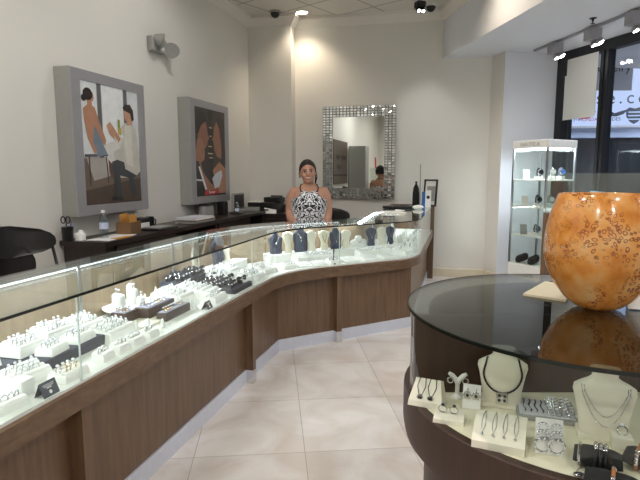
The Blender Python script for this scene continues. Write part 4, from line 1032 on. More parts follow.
picture(T, R_, [
    ('2E2624', [(0, 0), (.5, 0), (.48, 1), (0, 1)]), ('3A302C', [(.55, 0), (1, 0), (1, .75), (.55, .75)]), ('14110F', [(.44, .0), (.58, 0), (.58, .62), (.44, .62)]),
    ('B9A27C', [(.46, .20), (.56, .2), (.56, .215), (.46, .215)]), ('B9A27C', [(.46, .30), (.54, .3), (.54, .312), (.46, .312)]), ('C9B58C', [(.42, .42), (.54, .42), (.54, .432), (.42, .432)]), ('C9B58C', [(.40, .5), (.56, .5), (.56, .515), (.4, .515)]), ('C9B58C', [(.44, .55), (.56, .55), (.56, .562), (.44, .562)]),
    ('8A5C48', [(.1, .12), (.3, .1), (.38, .2), (.41, .29), (.46, .33), (.40, .37), (.38, .42), (.3, .46), (.12, .44), (.08, .3)]), ('1C1412', [(0, .02), (.3, .04), (.4, .14), (.3, .16), (.2, .2), (.1, .3), (0, .3)]),
    ('94644E', [(.62, .2), (.72, .12), (.86, .16), (.92, .4), (.84, .56), (.70, .54), (.62, .46), (.60, .38), (.545, .34), (.60, .3)]), ('2C1E1A', [(.68, .1), (.82, .05), (1, .12), (1, .62), (.88, .7), (.86, .4), (.8, .2)]),
    ('9C6C54', [(.0, .52), (.06, .36), (.14, .34), (.2, .36), (.26, .38), (.30, .50), (.28, .58), (.16, .62), (.22, .72), (.44, .84), (.66, .92), (.60, .98), (.3, .96), (.1, .8)]),
    ('A8765C', [(.54, .70), (.78, .6), (1, .68), (1, .98), (.72, .98)]), ('C8CCD6', [(.52, .80), (.64, .74), (.84, .70), (.88, .76), (.76, .9), (.60, .92)]),
    ('101012', [(0, .6), (.1, .6), (.34, .98), (0, 1)]), ('E4E4E4', [(.08, .66), (.13, .66), (.34, .92), (.28, .93)]), ('D8DADC', [(.0, .80), (.26, .81), (.26, .83), (.0, .82)]),
    ('B3262B', [(.26, .94), (.74, .93), (.74, .985), (.26, .992)]),
], '1C1816')
MB().box(0, 0, 0, .0001, .0001, .0001) 
text('lettering', 'Forever', .05, M['paper'], (R_[0] + R_[2] * .5, R_[4] - .004, R_[1] + R_[3] * .026), (PI / 2, 0, 0), T, extrude=.0003)
# emergency light on the left wall
q = onL(154, 45, 0); T = thing('emergency_light', 'grey two-headed emergency light high on the left wall', 'emergency light', tuple(q), RZA)
MB().rbox(0, -.035, -.075, .26, .07, .14, .012).build('housing', M['greyplas'], T, smooth=40)
MB().box(.03, -.072, -.05, .08, .004, .03).build('test_panel', M['poster'], T, smooth=0)
def ehead(name, x, z, yaw):
    mb = MB(); mb.M = Matrix.Translation((x, -.085, z)) @ Matrix.Rotation(yaw, 4, 'Z') @ Matrix.Rotation(PI / 2 + .25, 4, 'X')
    mb.lathe([(.02, -.05), (.045, -.04), (.06, 0), (.075, .04), (.076, .048), (.06, .05), (.001, .045)], seg=20, sx=1.15); return mb.build(name, M['greyplas'], T)
ehead('lamp_head', -.055, .03, .5); ehead('lamp_head', .17, -.02, -.9)

# ------------------------------------------------------------------ mirror with mosaic frame on the back wall
mq = [vt(px, py, (bn.x, bn.y), BW - .07) for px, py in ((322.5, 106), (396.5, 105.5), (394, 199), (322.5, 198.5))]
zM0, zM1 = (mq[2].z + mq[3].z) / 2, (mq[0].z + mq[1].z) / 2; sM0, sM1 = mq[0].x * bd.x + mq[0].y * bd.y, mq[1].x * bd.x + mq[1].y * bd.y
MYAW = math.radians(3.2); c = back((sM0 + sM1) / 2, .036); T = thing('mirror', 'large wall mirror with a mosaic frame of small mirror tiles', 'mirror', (c[0], c[1], zM0), -n8 - MYAW)
mw, mh, fr = sM1 - sM0, zM1 - zM0, .155
wg_ = mw * math.tan(MYAW) / 2
mb = MB(); mb.prism([(-mw / 2, -.04), (mw / 2, -.04), (mw / 2, -wg_ + .034), (-mw / 2, wg_ + .034)], 0, mh); mb.build('backing', M['grout'], T, smooth=0)
MB().box(0, -.0415, fr, mw - 2 * fr, .003, mh - 2 * fr).build('mirror_glass', M['mirror'], T, smooth=0)
mb = MB(); th, tw = .042, .048; random.seed(3)
nx_, nz_ = int(round(mw / .0502)), int(round(mh / .0383)); px_, pz_ = mw / nx_, mh / nz_
for i in range(nx_):
    for j in range(nz_):
        x, z = -mw / 2 + px_ * (i + .5), pz_ * (j + .5)
        if i in (0, 1, 2, nx_ - 3, nx_ - 2, nx_ - 1) or j in (0, 1, 2, 3, nz_ - 4, nz_ - 3, nz_ - 2, nz_ - 1):
            a, b = random.uniform(-.03, .03), random.uniform(-.03, .03); w2, h2 = px_ / 2 - .002, pz_ / 2 - .002; y = -.046
            fr_ = [(x + u * w2 * .82, y - .004 + a * u * w2 + b * v * h2, z + v * h2 * .8) for u, v in ((-1, -1), (1, -1), (1, 1), (-1, 1))]
            ba = [(x + u * w2, -.040, z + v * h2) for u, v in ((-1, -1), (1, -1), (1, 1), (-1, 1))]
            mb.loft([ba, fr_])
mb.build('mosaic_frame', M['mirrortile'], T, smooth=0)
MB().loft([[(x * k, -.043 - d_, z0_) for x, z0_ in ((-1, fr - .0), (1, fr), (1, mh - fr), (-1, mh - fr))] for k, d_ in ((mw / 2 - fr, 0),)] + [[(x, -.051, z0_) for x, z0_ in ((-(mw / 2 - fr), fr), (mw / 2 - fr, fr), (mw / 2 - fr, mh - fr), (-(mw / 2 - fr), mh - fr))], [(x, -.051, z0_) for x, z0_ in ((-(mw / 2 - fr + .006), fr - .006), (mw / 2 - fr + .006, fr - .006), (mw / 2 - fr + .006, mh - fr + .006), (-(mw / 2 - fr + .006), mh - fr + .006))]], cap=False).build('inner_bead', M['steel'], T, smooth=0)
random.seed(11)

# ------------------------------------------------------------------ ceiling fixtures
def ceil_pt(px, py): return hz(px, py, CEIL)
q = ceil_pt(302, 12); T = thing('ceiling_downlight', 'round glowing recessed downlight at the back of the ceiling', 'ceiling light', (q.x, q.y, CEIL))
MB().lathe([(.075, -.001), (.095, -.001), (.105, -.008), (.1, -.012), (.08, -.012), (.075, -.001)], seg=28, cap=False).build('trim_ring', M['trimw'], T); MB().lathe([(.001, -.006), (.082, -.006), (.082, -.003), (.001, -.003)], seg=28).build('lamp', M['lamp'], T)
for px, py, lab_ in ((275, 11, 'small black dome camera left of the round downlight'), (431, 4.5, 'small black dome camera right of the square track head')):
    q = ceil_pt(px, py); T = thing('dome_camera', lab_, 'security camera', (q.x, q.y, CEIL))
    MB().lathe([(.001, 0), (.075, 0), (.075, -.02), (.06, -.028), (.001, -.028)], seg=24).build('base', M['poster'] if px > 400 else M['greyplas'], T)
    MB().lathe([(.062, -.026), (.062, -.04), (.05, -.07), (.028, -.088), (.001, -.094)], seg=24).build('dome', M['black'], T)
def spot_head(T, y, drop, face):
    MB().rbox(0, y, -.12 - drop, .13, .13, .12, .006).build('housing', M['framegrey'], T, smooth=0)
    g_ = MB(); g_.box(.072, y - .005, -.15 - drop, .015, .10, .05); g_.build('bracket', M['windark'], T, smooth=0)
    for k in (-1, 1):
        mx_ = Matrix.Translation((.05, y + k * .042, -.135 - drop)) @ Matrix.Rotation(-.5, 4, 'Y') @ Matrix.Rotation(-.35, 4, 'X')
        mb = MB(); mb.M = mx_; mb.lathe([(.03, .02), (.04, .01), (.042, -.022), (.039, -.022)], seg=16); h_ = mb.build('lamp_head', M['framegrey'], T)
        mb = MB(); mb.M = mx_; mb.lathe([(.001, -.036), (.022, -.034), (.038, -.024), (.038, -.018), (.001, -.018)], seg=16); mb.build('lamp_face', M['lampcool'], h_)
q = ceil_pt(420, 2); T = thing('spotlight', 'square ceiling spotlight with two glowing lamps above the mirror', 'spotlight', (q.x, q.y, CEIL), .3)
MB().box(0, 0, -.07, .11, .11, .07).build('housing', M['windark'], T, smooth=0)
for k in (-1, 1):
    mx_ = Matrix.Translation((k * .032, -.02, -.10)) @ Matrix.Rotation(-.7, 4, 'X')
    mb = MB(); mb.M = mx_; mb.lathe([(.02, .04), (.031, .02), (.033, -.03), (.03, -.03)], seg=16); h_ = mb.build('lamp_head', M['windark'], T)
    mb = MB(); mb.M = mx_; mb.lathe([(.001, -.034), (.029, -.028), (.029, -.022), (.001, -.022)], seg=16); mb.build('lamp_face', M['lampcool'], h_)
tk = Vector((2.752, 6.854)); td = Vector((.171, -.985)); ta = math.atan2(td.y, td.x)
T = thing('track_light', 'grey track on the lowered ceiling with three double spotlights', 'track light', (tk.x, tk.y, SOF), ta + PI / 2)
MB().box(0, -1.6, -.025, .035, 3.3, .025).build('track', M['framegrey'], T, smooth=0)
def ty(px, py): q = hz(px, py, SOF); return -((Vector((q.x, q.y)) - tk).dot(td))
for px, py in ((550, 41), (590, 26), (632, 9)): spot_head(T, ty(px, py), .025, None)
q = hz(593, 18, SOF); T = thing('sprinkler', 'small dark fire sprinkler on the lowered ceiling above the track', 'sprinkler', (q.x, q.y, SOF))
MB().lathe([(.001, 0), (.035, 0), (.035, -.006), (.012, -.012), (.012, -.03), (.001, -.03)], seg=16).build('escutcheon', M['windark'], T); MB().lathe([(.001, -.03), (.006, -.03), (.006, -.05), (.022, -.052), (.022, -.055), (.001, -.055)], seg=16).build('deflector', M['windark'], T)

# ------------------------------------------------------------------ watch tower, and glass case by the window
tb = vt(541.5, 268, (0, 1), 5.9); tz = 1.865; rt = math.radians(-28)
W_ = .5; cx = tb.x + (W_ / 2) * (math.cos(rt) - math.sin(rt)) * 1 ; 
# front corner at tb: local (-w/2, -w/2) turned by tower angle
ang = math.radians(28)
def loc2(a, b): return (a * math.cos(ang) - b * math.sin(ang), a * math.sin(ang) + b * math.cos(ang))
fc = loc2(-W_ / 2, -W_ / 2); TX, TY = tb.x - fc[0], tb.y - fc[1]
T = thing('watch_tower', 'tall glass watch display tower with white lettered header and four shelves', 'display tower', (TX, TY, 0), ang)
zsh = [vt(527, y, (0, 1), 5.9).z for y in (268, 238, 208, 180)]
MB().rbox(0, 0, 0, W_, W_, zsh[0], .01).build('base', M['paper'], T, smooth=0)
MB().rbox(0, 0, tz - .09, W_, W_, .09, .006).build('header', M['paper'], T, smooth=0)
for a, b in ((-1, -1), (1, -1), (1, 1), (-1, 1)): MB().box(a * (W_ / 2 - .012), b * (W_ / 2 - .012), zsh[0], .02, .02, tz - .09 - zsh[0]).build('post', M['steel'], T, smooth=0)
for z in zsh[1:]: MB().box(0, 0, z - .014, W_ - .03, W_ - .03, .014).build('shelf', M['paper'], T, smooth=0)
for a, b, sx, sy in ((0, -1, W_ - .05, .005), (-1, 0, .005, W_ - .05), (1, 0, .005, W_ - .05), (0, 1, W_ - .05, .005)):
    MB().box(a * (W_ / 2 - .008), b * (W_ / 2 - .008), zsh[0], sx, sy, tz - .09 - zsh[0]).build('glass_panel', M['glass'], T, smooth=0)
MB().box(0, 0, tz - .102, W_ - .08, W_ - .08, .01).build('light_panel', emit('tower_light', 'EAF4FF', 9), T, smooth=0)
text('lettering', 'NAUTICA', .062, M['greyplas'], (-W_ / 2 - .002, .0, tz - .068), (PI / 2, 0, -PI / 2), T)
def watch(x, y, z, rz, label, strap='black', cuff=True, sc=1.0):
    t = thing('wristwatch', label, 'watch', (x, y, z), rz, 'watches in the display tower'); t.scale = (sc, sc, sc)
    MB().lathe([(.001, 0), (.028, 0), (.028, .03), (.001, .03)], seg=20, sx=1.2, sy=.9).build('cuff_stand', M['foam'], t)
    MB().tube([(.0, .028 * math.cos(a), .055 + .034 * math.sin(a)) for a in [2 * PI * k / 18 for k in range(18)]], .011, 6, True, .25).build('strap', M[strap], t)
    mb = MB(); mb.cyl((0, -.028, .06), (0, -.037, .062), .024, 20); d = mb.build('watch_case', M['silver'], t); MB().cyl((0, -.0372, .062), (0, -.0385, .0622), .019, 20).build('dial', M['blueprint'] if strap == 'navy' else M['paper'] if strap == 'silver' else M['black'], d)
    return t
def inT(a, b): p = loc2(a, b); return TX + p[0], TY + p[1]
def small_block(name, lab_, cat, x, y, z, w, d, h, m, rz=0):
    o = MB().rbox(0, 0, 0, w, d, h, .003, ).build(name, M[m]); o.location = (x, y, z); o.rotation_euler = (0, 0, rz); return tag(o, lab_, cat)
shn = ['top', 'second', 'third', 'lowest']
for si, z in ((0, zsh[3]), (1, zsh[2]), (2, zsh[1])):
    x, y = inT(-.16, .10); t = thing('watch_card', 'grey photo card leaning on the %s shelf of the watch tower' % shn[si] if si != 1 else 'white watch stand on the second shelf of the watch tower', 'display card', (x, y, z), ang - .5)
    MB().loft([[(-.04, 0, 0), (.04, 0, 0), (.04, .006, 0), (-.04, .006, 0)], [(-.04, .03, .12), (.04, .03, .12), (.04, .036, .12), (-.04, .036, .12)]]).build('card', M['greyplas' if si != 1 else 'foam'], t, smooth=0)
    MB().box(0, .03, 0, .07, .05, .006).build('foot', M['foam'], t, smooth=0)
    for k, (a, b, stp) in enumerate(((-.15, -.06, 'black'), (-.05, -.15, 'silver'), (.09, -.17, 'navy'))):
        if si == 2 and k == 2: continue
        x, y = inT(a, b); watch(x, y, z, ang - .4, ['black', 'white and steel', 'navy'][k] + ' strapped watch on the %s shelf of the watch tower' % shn[si], stp, sc=1.45)
for k, (a, b) in enumerate(((-.15, .12), (-.15, -.05), (-.02, -.16))):
    x, y = inT(a, b); t = thing('watch_pillow', ['left', 'middle', 'right'][k] + ' black watch cushion on the tower base', 'watch cushion', (x, y, zsh[0]), ang - .5 + k * .3)
    mb = MB(); mb.loft([[(.055 * math.cos(a_) * s_, .035 * math.sin(a_) * s_, z_ + .02 * math.cos(a_)) for a_ in [2 * PI * q_ / 18 for q_ in range(18)]] for s_, z_ in ((.7, .02), (1.3, .025), (1.45, .06), (1.2, .095), (.6, .1))]); mb.build('cushion', M['darkstand'], t)
    MB().tube([(.02, .04 * math.cos(a_), .05 + .03 * math.sin(a_)) for a_ in [2 * PI * q_ / 14 for q_ in range(14)]], .008, 6, True, .4).build('strap', M['black'], t)
# glass case on a wooden base behind the vase
gz0, gz1 = vt(546, 213, (0, 1), 4.7).z, vt(546, 173.5, (0, 1), 4.7).z
gx0 = vt(543.5, 213, (0, 1), 4.7).x
T = thing('glass_case', 'clear glass display case on a brown wooden base behind the orange vase', 'display case', (gx0 + .5 * math.cos(.4) + .25 * math.sin(.4), 4.7 + .25 * math.cos(.4) - .5 * math.sin(.4) + .0, 0), -.4)
MB().box(0, 0, 0, 1.0, .5, gz0).build('base', M['wood'], T, smooth=0)
MB().box(0, 0, gz0, 1.0, .5, .012).build('deck', M['greyplas'], T, smooth=0)
for a, b, sx, sy in ((0, -1, .97, .005), (-1, 0, .005, .49), (1, 0, .005, .49), (0, 1, .97, .005)): MB().box(a * .485, b * .245, gz0 + .012, sx, sy, gz1 - gz0 - .012).build('glass_panel', M['glass'], T, smooth=0)
MB().box(0, 0, gz1, .98, .5, .006).build('top_glass', M['glasstop'], T, smooth=0)
gn_ = (math.sin(-.4) * -1, math.cos(-.4)); go_ = T.location.x * gn_[0] + T.location.y * gn_[1]
def gc(px, py=213): p = vt(px, py, gn_, go_); return p.x, p.y
zg = gz0 + .012
t = thing('wristwatch', 'dark watch on a cushion at the left end of the glass case behind the vase', 'watch', (*gc(562), zg), .2, 'things in the glass case')
MB().loft([[(.06 * math.cos(a_) * s_, .035 * math.sin(a_) * s_, z_) for a_ in [2 * PI * q_ / 18 for q_ in range(18)]] for s_, z_ in ((.6, 0), (1, .02), (.9, .05), (.4, .065))]).build('cushion', M['darkstand'], t)
t2_ = MB().tube([(.0, .045 * math.cos(a_), .055 + .04 * math.sin(a_)) for a_ in [2 * PI * q_ / 16 for q_ in range(16)]], .012, 6, True, .3).build('strap', M['black'], t); MB().cyl((-.0, -.045, .06), (0, -.055, .065), .02, 16).build('watch_case', M['silver'], t)
t = thing('watch_display', 'pale blue angular watch stand inside the glass case behind the vase', 'watch stand', (*gc(594), zg), 0, 'things in the glass case')
mb = MB(); mb.M = Matrix.Rotation(PI / 2, 4, 'X'); mb.prism([(-.05, 0), (-.03, 0), (-.005, .13), (.06, .125), (.085, .15), (.07, .175), (-.02, .185), (-.045, .15)], -.05, .05); mb.build('stand', plain('pale_blue_acrylic', 'A9D3EE', rough=.2), t, smooth=0)
MB().ball(.045, -.03, .04, .02, .012, .02, 12, 8).build('watch_case', M['silver'], t); MB().tube([(.045 + .03 * math.cos(a_), -.02, .04 + .035 * math.sin(a_)) for a_ in [2 * PI * q_ / 16 for q_ in range(16)]], .008, 6, True).build('strap', M['black'], t)
t = thing('wristwatch', 'small dark watch at the right end of the glass case behind the vase', 'watch', (*gc(626), zg), .2, 'things in the glass case')
MB().ball(0, 0, .03, .04, .03, .03, 14, 8).build('cushion', M['darkstand'], t); MB().cyl((0, -.03, .04), (0, -.038, .042), .018, 16).build('watch_case', M['gold'], t)

# ------------------------------------------------------------------ desk along the left wall with its clutter
ZK = .965; DW0, DW1 = .02, .42
p = left(5.28, (DW0 + DW1) / 2); T = thing('desk', 'long dark espresso desk against the left wall', 'desk', (p[0], p[1], 0), RZA)
dq_ = vt(60, 235, (nA.x, nA.y), WL - .02); dl0, dl1 = dq_.x * dA.x + dq_.y * dA.y - 5.28, 6.75 - 5.28
MB().box((dl0 + dl1) / 2, 0, ZK - .04, dl1 - dl0, .42, .04).build('desk_top', M['deskwood'], T, smooth=0)
for x in (dl0 + .04, 0, dl1 - .04): MB().box(x, 0, 0, .04, .38, ZK - .04).build('side_panel', M['deskwood'], T, smooth=0)
MB().box((dl0 + dl1) / 2, .17, .3, dl1 - dl0 - .1, .02, ZK - .34).build('back_panel', M['deskwood'], T, smooth=0)
for x in (dl0 + .6, .5): MB().box(x, -.19, ZK - .2, .9, .02, .15).build('drawer', M['deskwood'], T, smooth=0)
def dk(px, o):          # a point on the desk: photo column, distance from the wall
    n = (nA.x, nA.y); p = vt(px, 230, n, WL - o); return p.x, p.y
def dz(px, py, o): return vt(px, py, (nA.x, nA.y), WL - o).z
ppm = lambda px, o: 524 / vt(px, 230, (nA.x, nA.y), WL - o).y
# pen cup with scissors
x, y = dk(67.5, .085); T = thing('pen_cup', 'black pen cup with scissors and pens at the near end of the desk', 'pen cup', (x, y, ZK))
MB().lathe([(.001, 0), (.04, 0), (.044, .11), (.041, .11), (.037, .006), (.001, .006)], seg=20).build('cup', M['black'], T)
for k, (a, b, m) in enumerate(((-.02, .03, 'darkstand'), (.02, .01, 'blueprint'), (.0, -.02, 'greyplas'))): MB().cyl((a * .5, b * .5, .01), (a * 1.3, b * 1.3, .15), .004, 6).build('pen', M[m], T)
s_ = MB().tube([(-.015, 0, .02), (-.012, 0, .13)], .005, 6).build('scissors', M['steel'], T)
for cx_ in (-.03, .008): MB().tube([(cx_ + .016 * math.cos(a_), .0, .165 + .026 * math.sin(a_)) for a_ in [2 * PI * q_ / 16 for q_ in range(16)]], .005, 6, True).build('handle', M['black'], s_)
x, y = dk(80, .14); T = thing('tape_dispenser', 'small white desk gadget between the pen cup and the water bottle', 'desk item', (x, y, ZK), RZA)
MB().rbox(0, 0, 0, .07, .06, .06, .015).build('body', M['paper'], T); MB().rbox(.01, 0, .06, .03, .03, .02, .006).build('knob', M['paper'], T)
x0, y0 = dk(112, .28); mb = MB(); mb.box(0, 0, 0, .42, .2, .004); o = mb.build('paper_sheet', M['paper'], smooth=0); o.location = (x0, y0, ZK); o.rotation_euler = (0, 0, RZA + .1); tag(o, 'white papers lying on the desk in front of the water bottle', 'paper')
def bottle(px, o, h, label, capm='paper'):
    x, y = dk(px, o); T = thing('water_bottle', label, 'water bottle', (x, y, ZK)); k = h / .22
    MB().lathe([(.001, .0), (.030 * k, .0), (.033 * k, .012 * k), (.031 * k, .05 * k), (.033 * k, .09 * k), (.033 * k, .13 * k), (.028 * k, .16 * k), (.014 * k, .19 * k), (.013 * k, .203 * k)], seg=20, cap=False).build('body', M['bluebottle'], T)
    MB().lathe([(.0335 * k, .075 * k), (.0340 * k, .08 * k), (.0340 * k, .12 * k), (.0335 * k, .125 * k)], seg=20, cap=False).build('label_band', M['extpale'], T)
    MB().lathe([(.015 * k, .2 * k), (.015 * k, .22 * k), (.001, .22 * k)], seg=16).build('cap', M[capm], T)
bottle(104, .26, dz(104, 210, .26) - ZK, 'clear plastic water bottle beside the envelope box')
x, y = dk(129, .24); T = thing('envelope_box', 'brown open box filled with orange envelopes on the desk', 'box', (x, y, ZK), RZA + .15)
mb = MB(); w, d, h, th = .19, .13, .105, .004
for a, b, sx, sy in ((0, -d / 2, w, th), (0, d / 2, w, th), (-w / 2, 0, th, d), (w / 2, 0, th, d)): mb.box(a, b, 0, sx, sy, h)
mb.box(0, 0, 0, w, d, th); mb.build('box', M['box'], T, smooth=0)
for k in range(9):
    mb = MB(); yy = -.045 + .0112 * k; hh = .135 + random.uniform(0, .035); sh_ = random.uniform(-.01, .01)
    mb.loft([[(-.07, yy, .006), (.07, yy, .006), (.07, yy + .002, .006), (-.07, yy + .002, .006)], [(-.07 + sh_, yy + .004, hh), (.07 + sh_, yy + .004, hh + sh_), (.07 + sh_, yy + .006, hh + sh_), (-.07 + sh_, yy + .006, hh)]])
    o = mb.build('envelope', M['envelope'], smooth=0); c, s = math.cos(RZA + .15), math.sin(RZA + .15); o.location = (x, y, ZK); o.rotation_euler = (0, 0, RZA + .15); tag(o, 'orange envelope standing among others in the brown box', 'envelope', 'envelopes in the brown box')
x, y = dk(121, .37); o = MB().box(0, 0, 0, .2, .05, .006).build('envelope', M['envelope'], smooth=0); o.location = (x, y, ZK); o.rotation_euler = (0, 0, RZA - .05); tag(o, 'single orange envelope lying flat in front of the brown box', 'envelope')
x, y = dk(150, .13); T = thing('coffee_mug', 'black mug with handle on the desk right of the envelope box', 'mug', (x, y, ZK), -.3)
MB().lathe([(.001, 0), (.04, 0), (.043, .005), (.043, .105), (.039, .105), (.038, .01), (.001, .01)], seg=24).build('body', M['black'], T); MB().tube([(.04, 0, .085), (.062, 0, .085), (.07, 0, .06), (.062, 0, .03), (.04, 0, .025)], .006, 8).build('handle', M['black'], T)
x, y = dk(141, .11); T = thing('small_box', 'black and white small box between the envelopes and the mug', 'box', (x, y, ZK), RZA)
MB().rbox(0, 0, 0, .16, .09, .06, .004).build('box', M['paper'], T); MB().rbox(0, 0, .06, .162, .092, .045, .004).build('lid', M['black'], T)
x, y = dk(159, .3); T = thing('document_tray', 'flat black tray with papers on the middle of the desk', 'document tray', (x, y, ZK), RZA)
MB().rbox(0, 0, 0, .34, .22, .02, .006).build('tray', M['black'], T); MB().box(.02, .02, .02, .26, .16, .006).build('papers', M['greyplas'], T, smooth=0)
x, y = dk(196, .28); T = thing('paper_stack', 'stack of magazines and papers on the desk below the smaller picture', 'papers', (x, y, ZK), RZA)
for k in range(5): MB().box(random.uniform(-.02, .02), random.uniform(-.015, .015), .012 * k, .42, .24, .012).build('paper_bundle', M[['paper', 'greyplas', 'box', 'paper', 'signgrey'][k]], T, smooth=0)
x, y = dk(207, .14); T = thing('small_box', 'dark patterned desk box on papers left of the black speaker', 'box', (x, y, ZK + .0), RZA)
MB().rbox(0, 0, 0, .2, .09, .14, .006).build('box', M['greyplas'], T); MB().rbox(0, 0, .14, .205, .095, .02, .004).build('lid', M['darkstand'], T)
x, y = dk(223, .16); T = thing('speaker', 'small upright black speaker left of the monitor', 'speaker', (x, y, ZK), RZA)
MB().rbox(0, 0, 0, .1, .1, dz(223, 201, .16) - ZK, .008).build('cabinet', M['black'], T); MB().box(0, -.052, .02, .085, .006, dz(223, 201, .16) - ZK - .04).build('grille', M['blackmat'], T, smooth=0)
x, y = dk(238.5, .26); hM = dz(239, 193, .26) - ZK; T = thing('monitor', 'black computer monitor on the desk near the back corner, seen from the side', 'monitor', (x, y, ZK), RZA + .08)
MB().rbox(0, 0, 0, .2, .16, .015, .005).build('base', M['black'], T); MB().rbox(0, .03, .01, .05, .03, hM * .5, .004).build('stand', M['black'], T)
MB().rbox(0, 0, hM * .2, .40, .035, hM * .8, .006, tx=1).build('housing', M['greyplas'], T, smooth=0); MB().box(0, -.019, hM * .2 + .02, .36, .003, hM * .8 - .04).build('screen', M['black'], T, smooth=0)
bottle(237.5, .40, .17, 'small clear water bottle in front of the monitor', 'extpale')
# printer on a cabinet in the back corner
px_p = vt(263, 205, (bn.x, bn.y), BW - .5); 
x, y = px_p.x, px_p.y
T = thing('side_cabinet', 'dark low cabinet in the back corner carrying the printer', 'cabinet', (x + .26, y - .05, 0), -n8)
MB().box(0, 0, 0, 1.15, .5, .90).build('body', M['deskwood'], T, smooth=0); MB().box(0, -.005, .90, 1.18, .53, .03).build('top', M['deskwood'], T, smooth=0)
for sx in (-.29, .29): d = MB().box(sx, -.258, .06, .55, .016, .80).build('door', M['deskwood'], T, smooth=0); MB().cyl((sx * .2, -.275, .5), (sx * .2, -.275, .62), .006, 8).build('handle', M['steel'], d)
zc = .931; hp = vt(266, 196, (bn.x, bn.y), BW - .5).z - zc
T = thing('printer', 'black office printer with raised paper feed in the back corner', 'printer', (x + .03, y, zc), -n8 - .15)
MB().rbox(0, .03, 0, .42, .34, hp * .62, .015).build('body', M['black'], T); MB().rbox(.1, .10, hp * .62, .26, .18, hp * .3, .012).build('scanner', M['black'], T)
MB().loft([[(-.02, .18, hp * .6), (.18, .18, hp * .6), (.18, .20, hp * .6), (-.02, .20, hp * .6)], [(-.01, .22, hp), (.17, .22, hp), (.17, .235, hp), (-.01, .235, hp)]]).build('paper_feed', M['black'], T, smooth=0)
MB().box(0, -.16, .04, .3, .12, .015).build('output_tray', M['darkstand'], T, smooth=0); MB().box(-.12, -.0, hp * .62, .2, .22, .01).build('paper', M['paper'], T, smooth=0)
p = vt(252, 214, (bn.x, bn.y), BW - .72); small_block('paper_box', 'grey paper box in front of the black printer', 'box', p.x, p.y, zc, .22, .05, .085, 'greyplas', -n8)
p = vt(270, 216, (bn.x, bn.y), BW - .74); T = thing('clipboard', 'white sheet on a tilted board right of the grey paper box', 'paper', (p.x, p.y, zc), -.3)
MB().loft([[(-.09, -.0, 0.0), (.09, 0, .0), (.09, .008, 0), (-.09, .008, 0)], [(-.1, .04, .075), (.08, .04, .05), (.08, .048, .05), (-.1, .048, .075)]]).build('sheet', M['paper'], T, smooth=0)
p = vt(279, 208, (bn.x, bn.y), BW - .25); T = thing('telephone', 'black desk telephone beside the printer, left of the woman', 'telephone', (p.x + .10, p.y - .03, zc), -.2)
MB().loft([[(-.07, -.08, 0), (.07, -.08, 0), (.07, .09, 0), (-.07, .09, 0)], [(-.065, -.075, .03), (.065, -.075, .03), (.065, .085, .12), (-.065, .085, .12)]]).build('body', M['black'], T, smooth=0)
MB().tube([(-.05, -.07, .06), (-.05, 0, .1), (-.05, .08, .145)], [.018, .014, .018], 8).build('handset', M['darkstand'], T)

# ------------------------------------------------------------------ chairs behind the counter
def stool(x, y, rz, ztop, label):
    T = thing('swivel_chair', label, 'chair', (x, y, 0), rz, 'black chairs behind the counter')
    zs = ztop - .42
    def shell(mb, w, zlo, zhi, bend, y0, th=.035, lean=.1, N=16, Q=8):
        front = []; backl = []
        for j in range(Q + 1):
            v = -1 + 2 * j / Q; hw = w * (1 - abs(v) ** 2.6) ** .5 if abs(v) < 1 else .02
            zz = (zlo + zhi) / 2 + v * (zhi - zlo) / 2
            lf = []
            for i in range(N + 1):
                u = -1 + 2 * i / N; xx = u * max(hw, .03); yy = y0 - bend * (xx / w) ** 2 + lean * (zz - zlo)
                lf.append((xx, yy - th / 2, zz))
            for i in range(N, -1, -1):
                p = lf[i]; lf.append((p[0], p[1] + th, p[2]))
            front.append(lf)
        mb.loft(front); return mb
    shell(MB(), .23, ztop - .20, ztop, .14, .2).build('backrest', M['leather'], T, smooth=50)
    shell(MB(), .13, zs + .05, ztop - .12, .06, .2, lean=.05).build('back_support', M['leather'], T, smooth=50)
    mb = MB(); mb.lathe([(.001, -.05), (.2, -.05), (.235, -.02), (.235, .02), (.2, .045), (.001, .05)], 0, -.03, zs, 28); mb.build('seat', M['leather'], T)
    MB().tube([(-.225, .1, ztop - .12), (-.24, .08, zs + .16), (-.2, -.02, zs - .01)], .01, 8).build('back_bracket', M['black'], T); MB().tube([(.225, .1, ztop - .12), (.24, .08, zs + .16), (.2, -.02, zs - .01)], .01, 8).build('back_bracket', M['black'], T)
    MB().lathe([(.025, .09), (.025, zs - .2), (.035, zs - .2), (.035, zs - .05), (.001, zs - .05)], seg=16).build('column', M['chrome'], T)
    for k in range(5):
        a = 2 * PI * k / 5; l_ = MB().tube([(0, 0, .10), (.26 * math.cos(a), .26 * math.sin(a), .07)], [.022, .016], 8).build('leg', M['chrome'], T)
        MB().lathe([(.001, 0), (.02, 0), (.025, .02), (.02, .055), (.001, .055)], .26 * math.cos(a), .26 * math.sin(a), 0, 12).build('caster', M['black'], l_)
    return T
stool(-1.80, 3.14, 1.0, 1.16, 'black leather swivel chair with curved backrest at the near end of the desk')
p = vt(334, 210, (nB.x, nB.y), GB + 1.0); stool(p.x, p.y + .1, 2.6, 1.135, 'black chair standing behind the counter right of the woman')

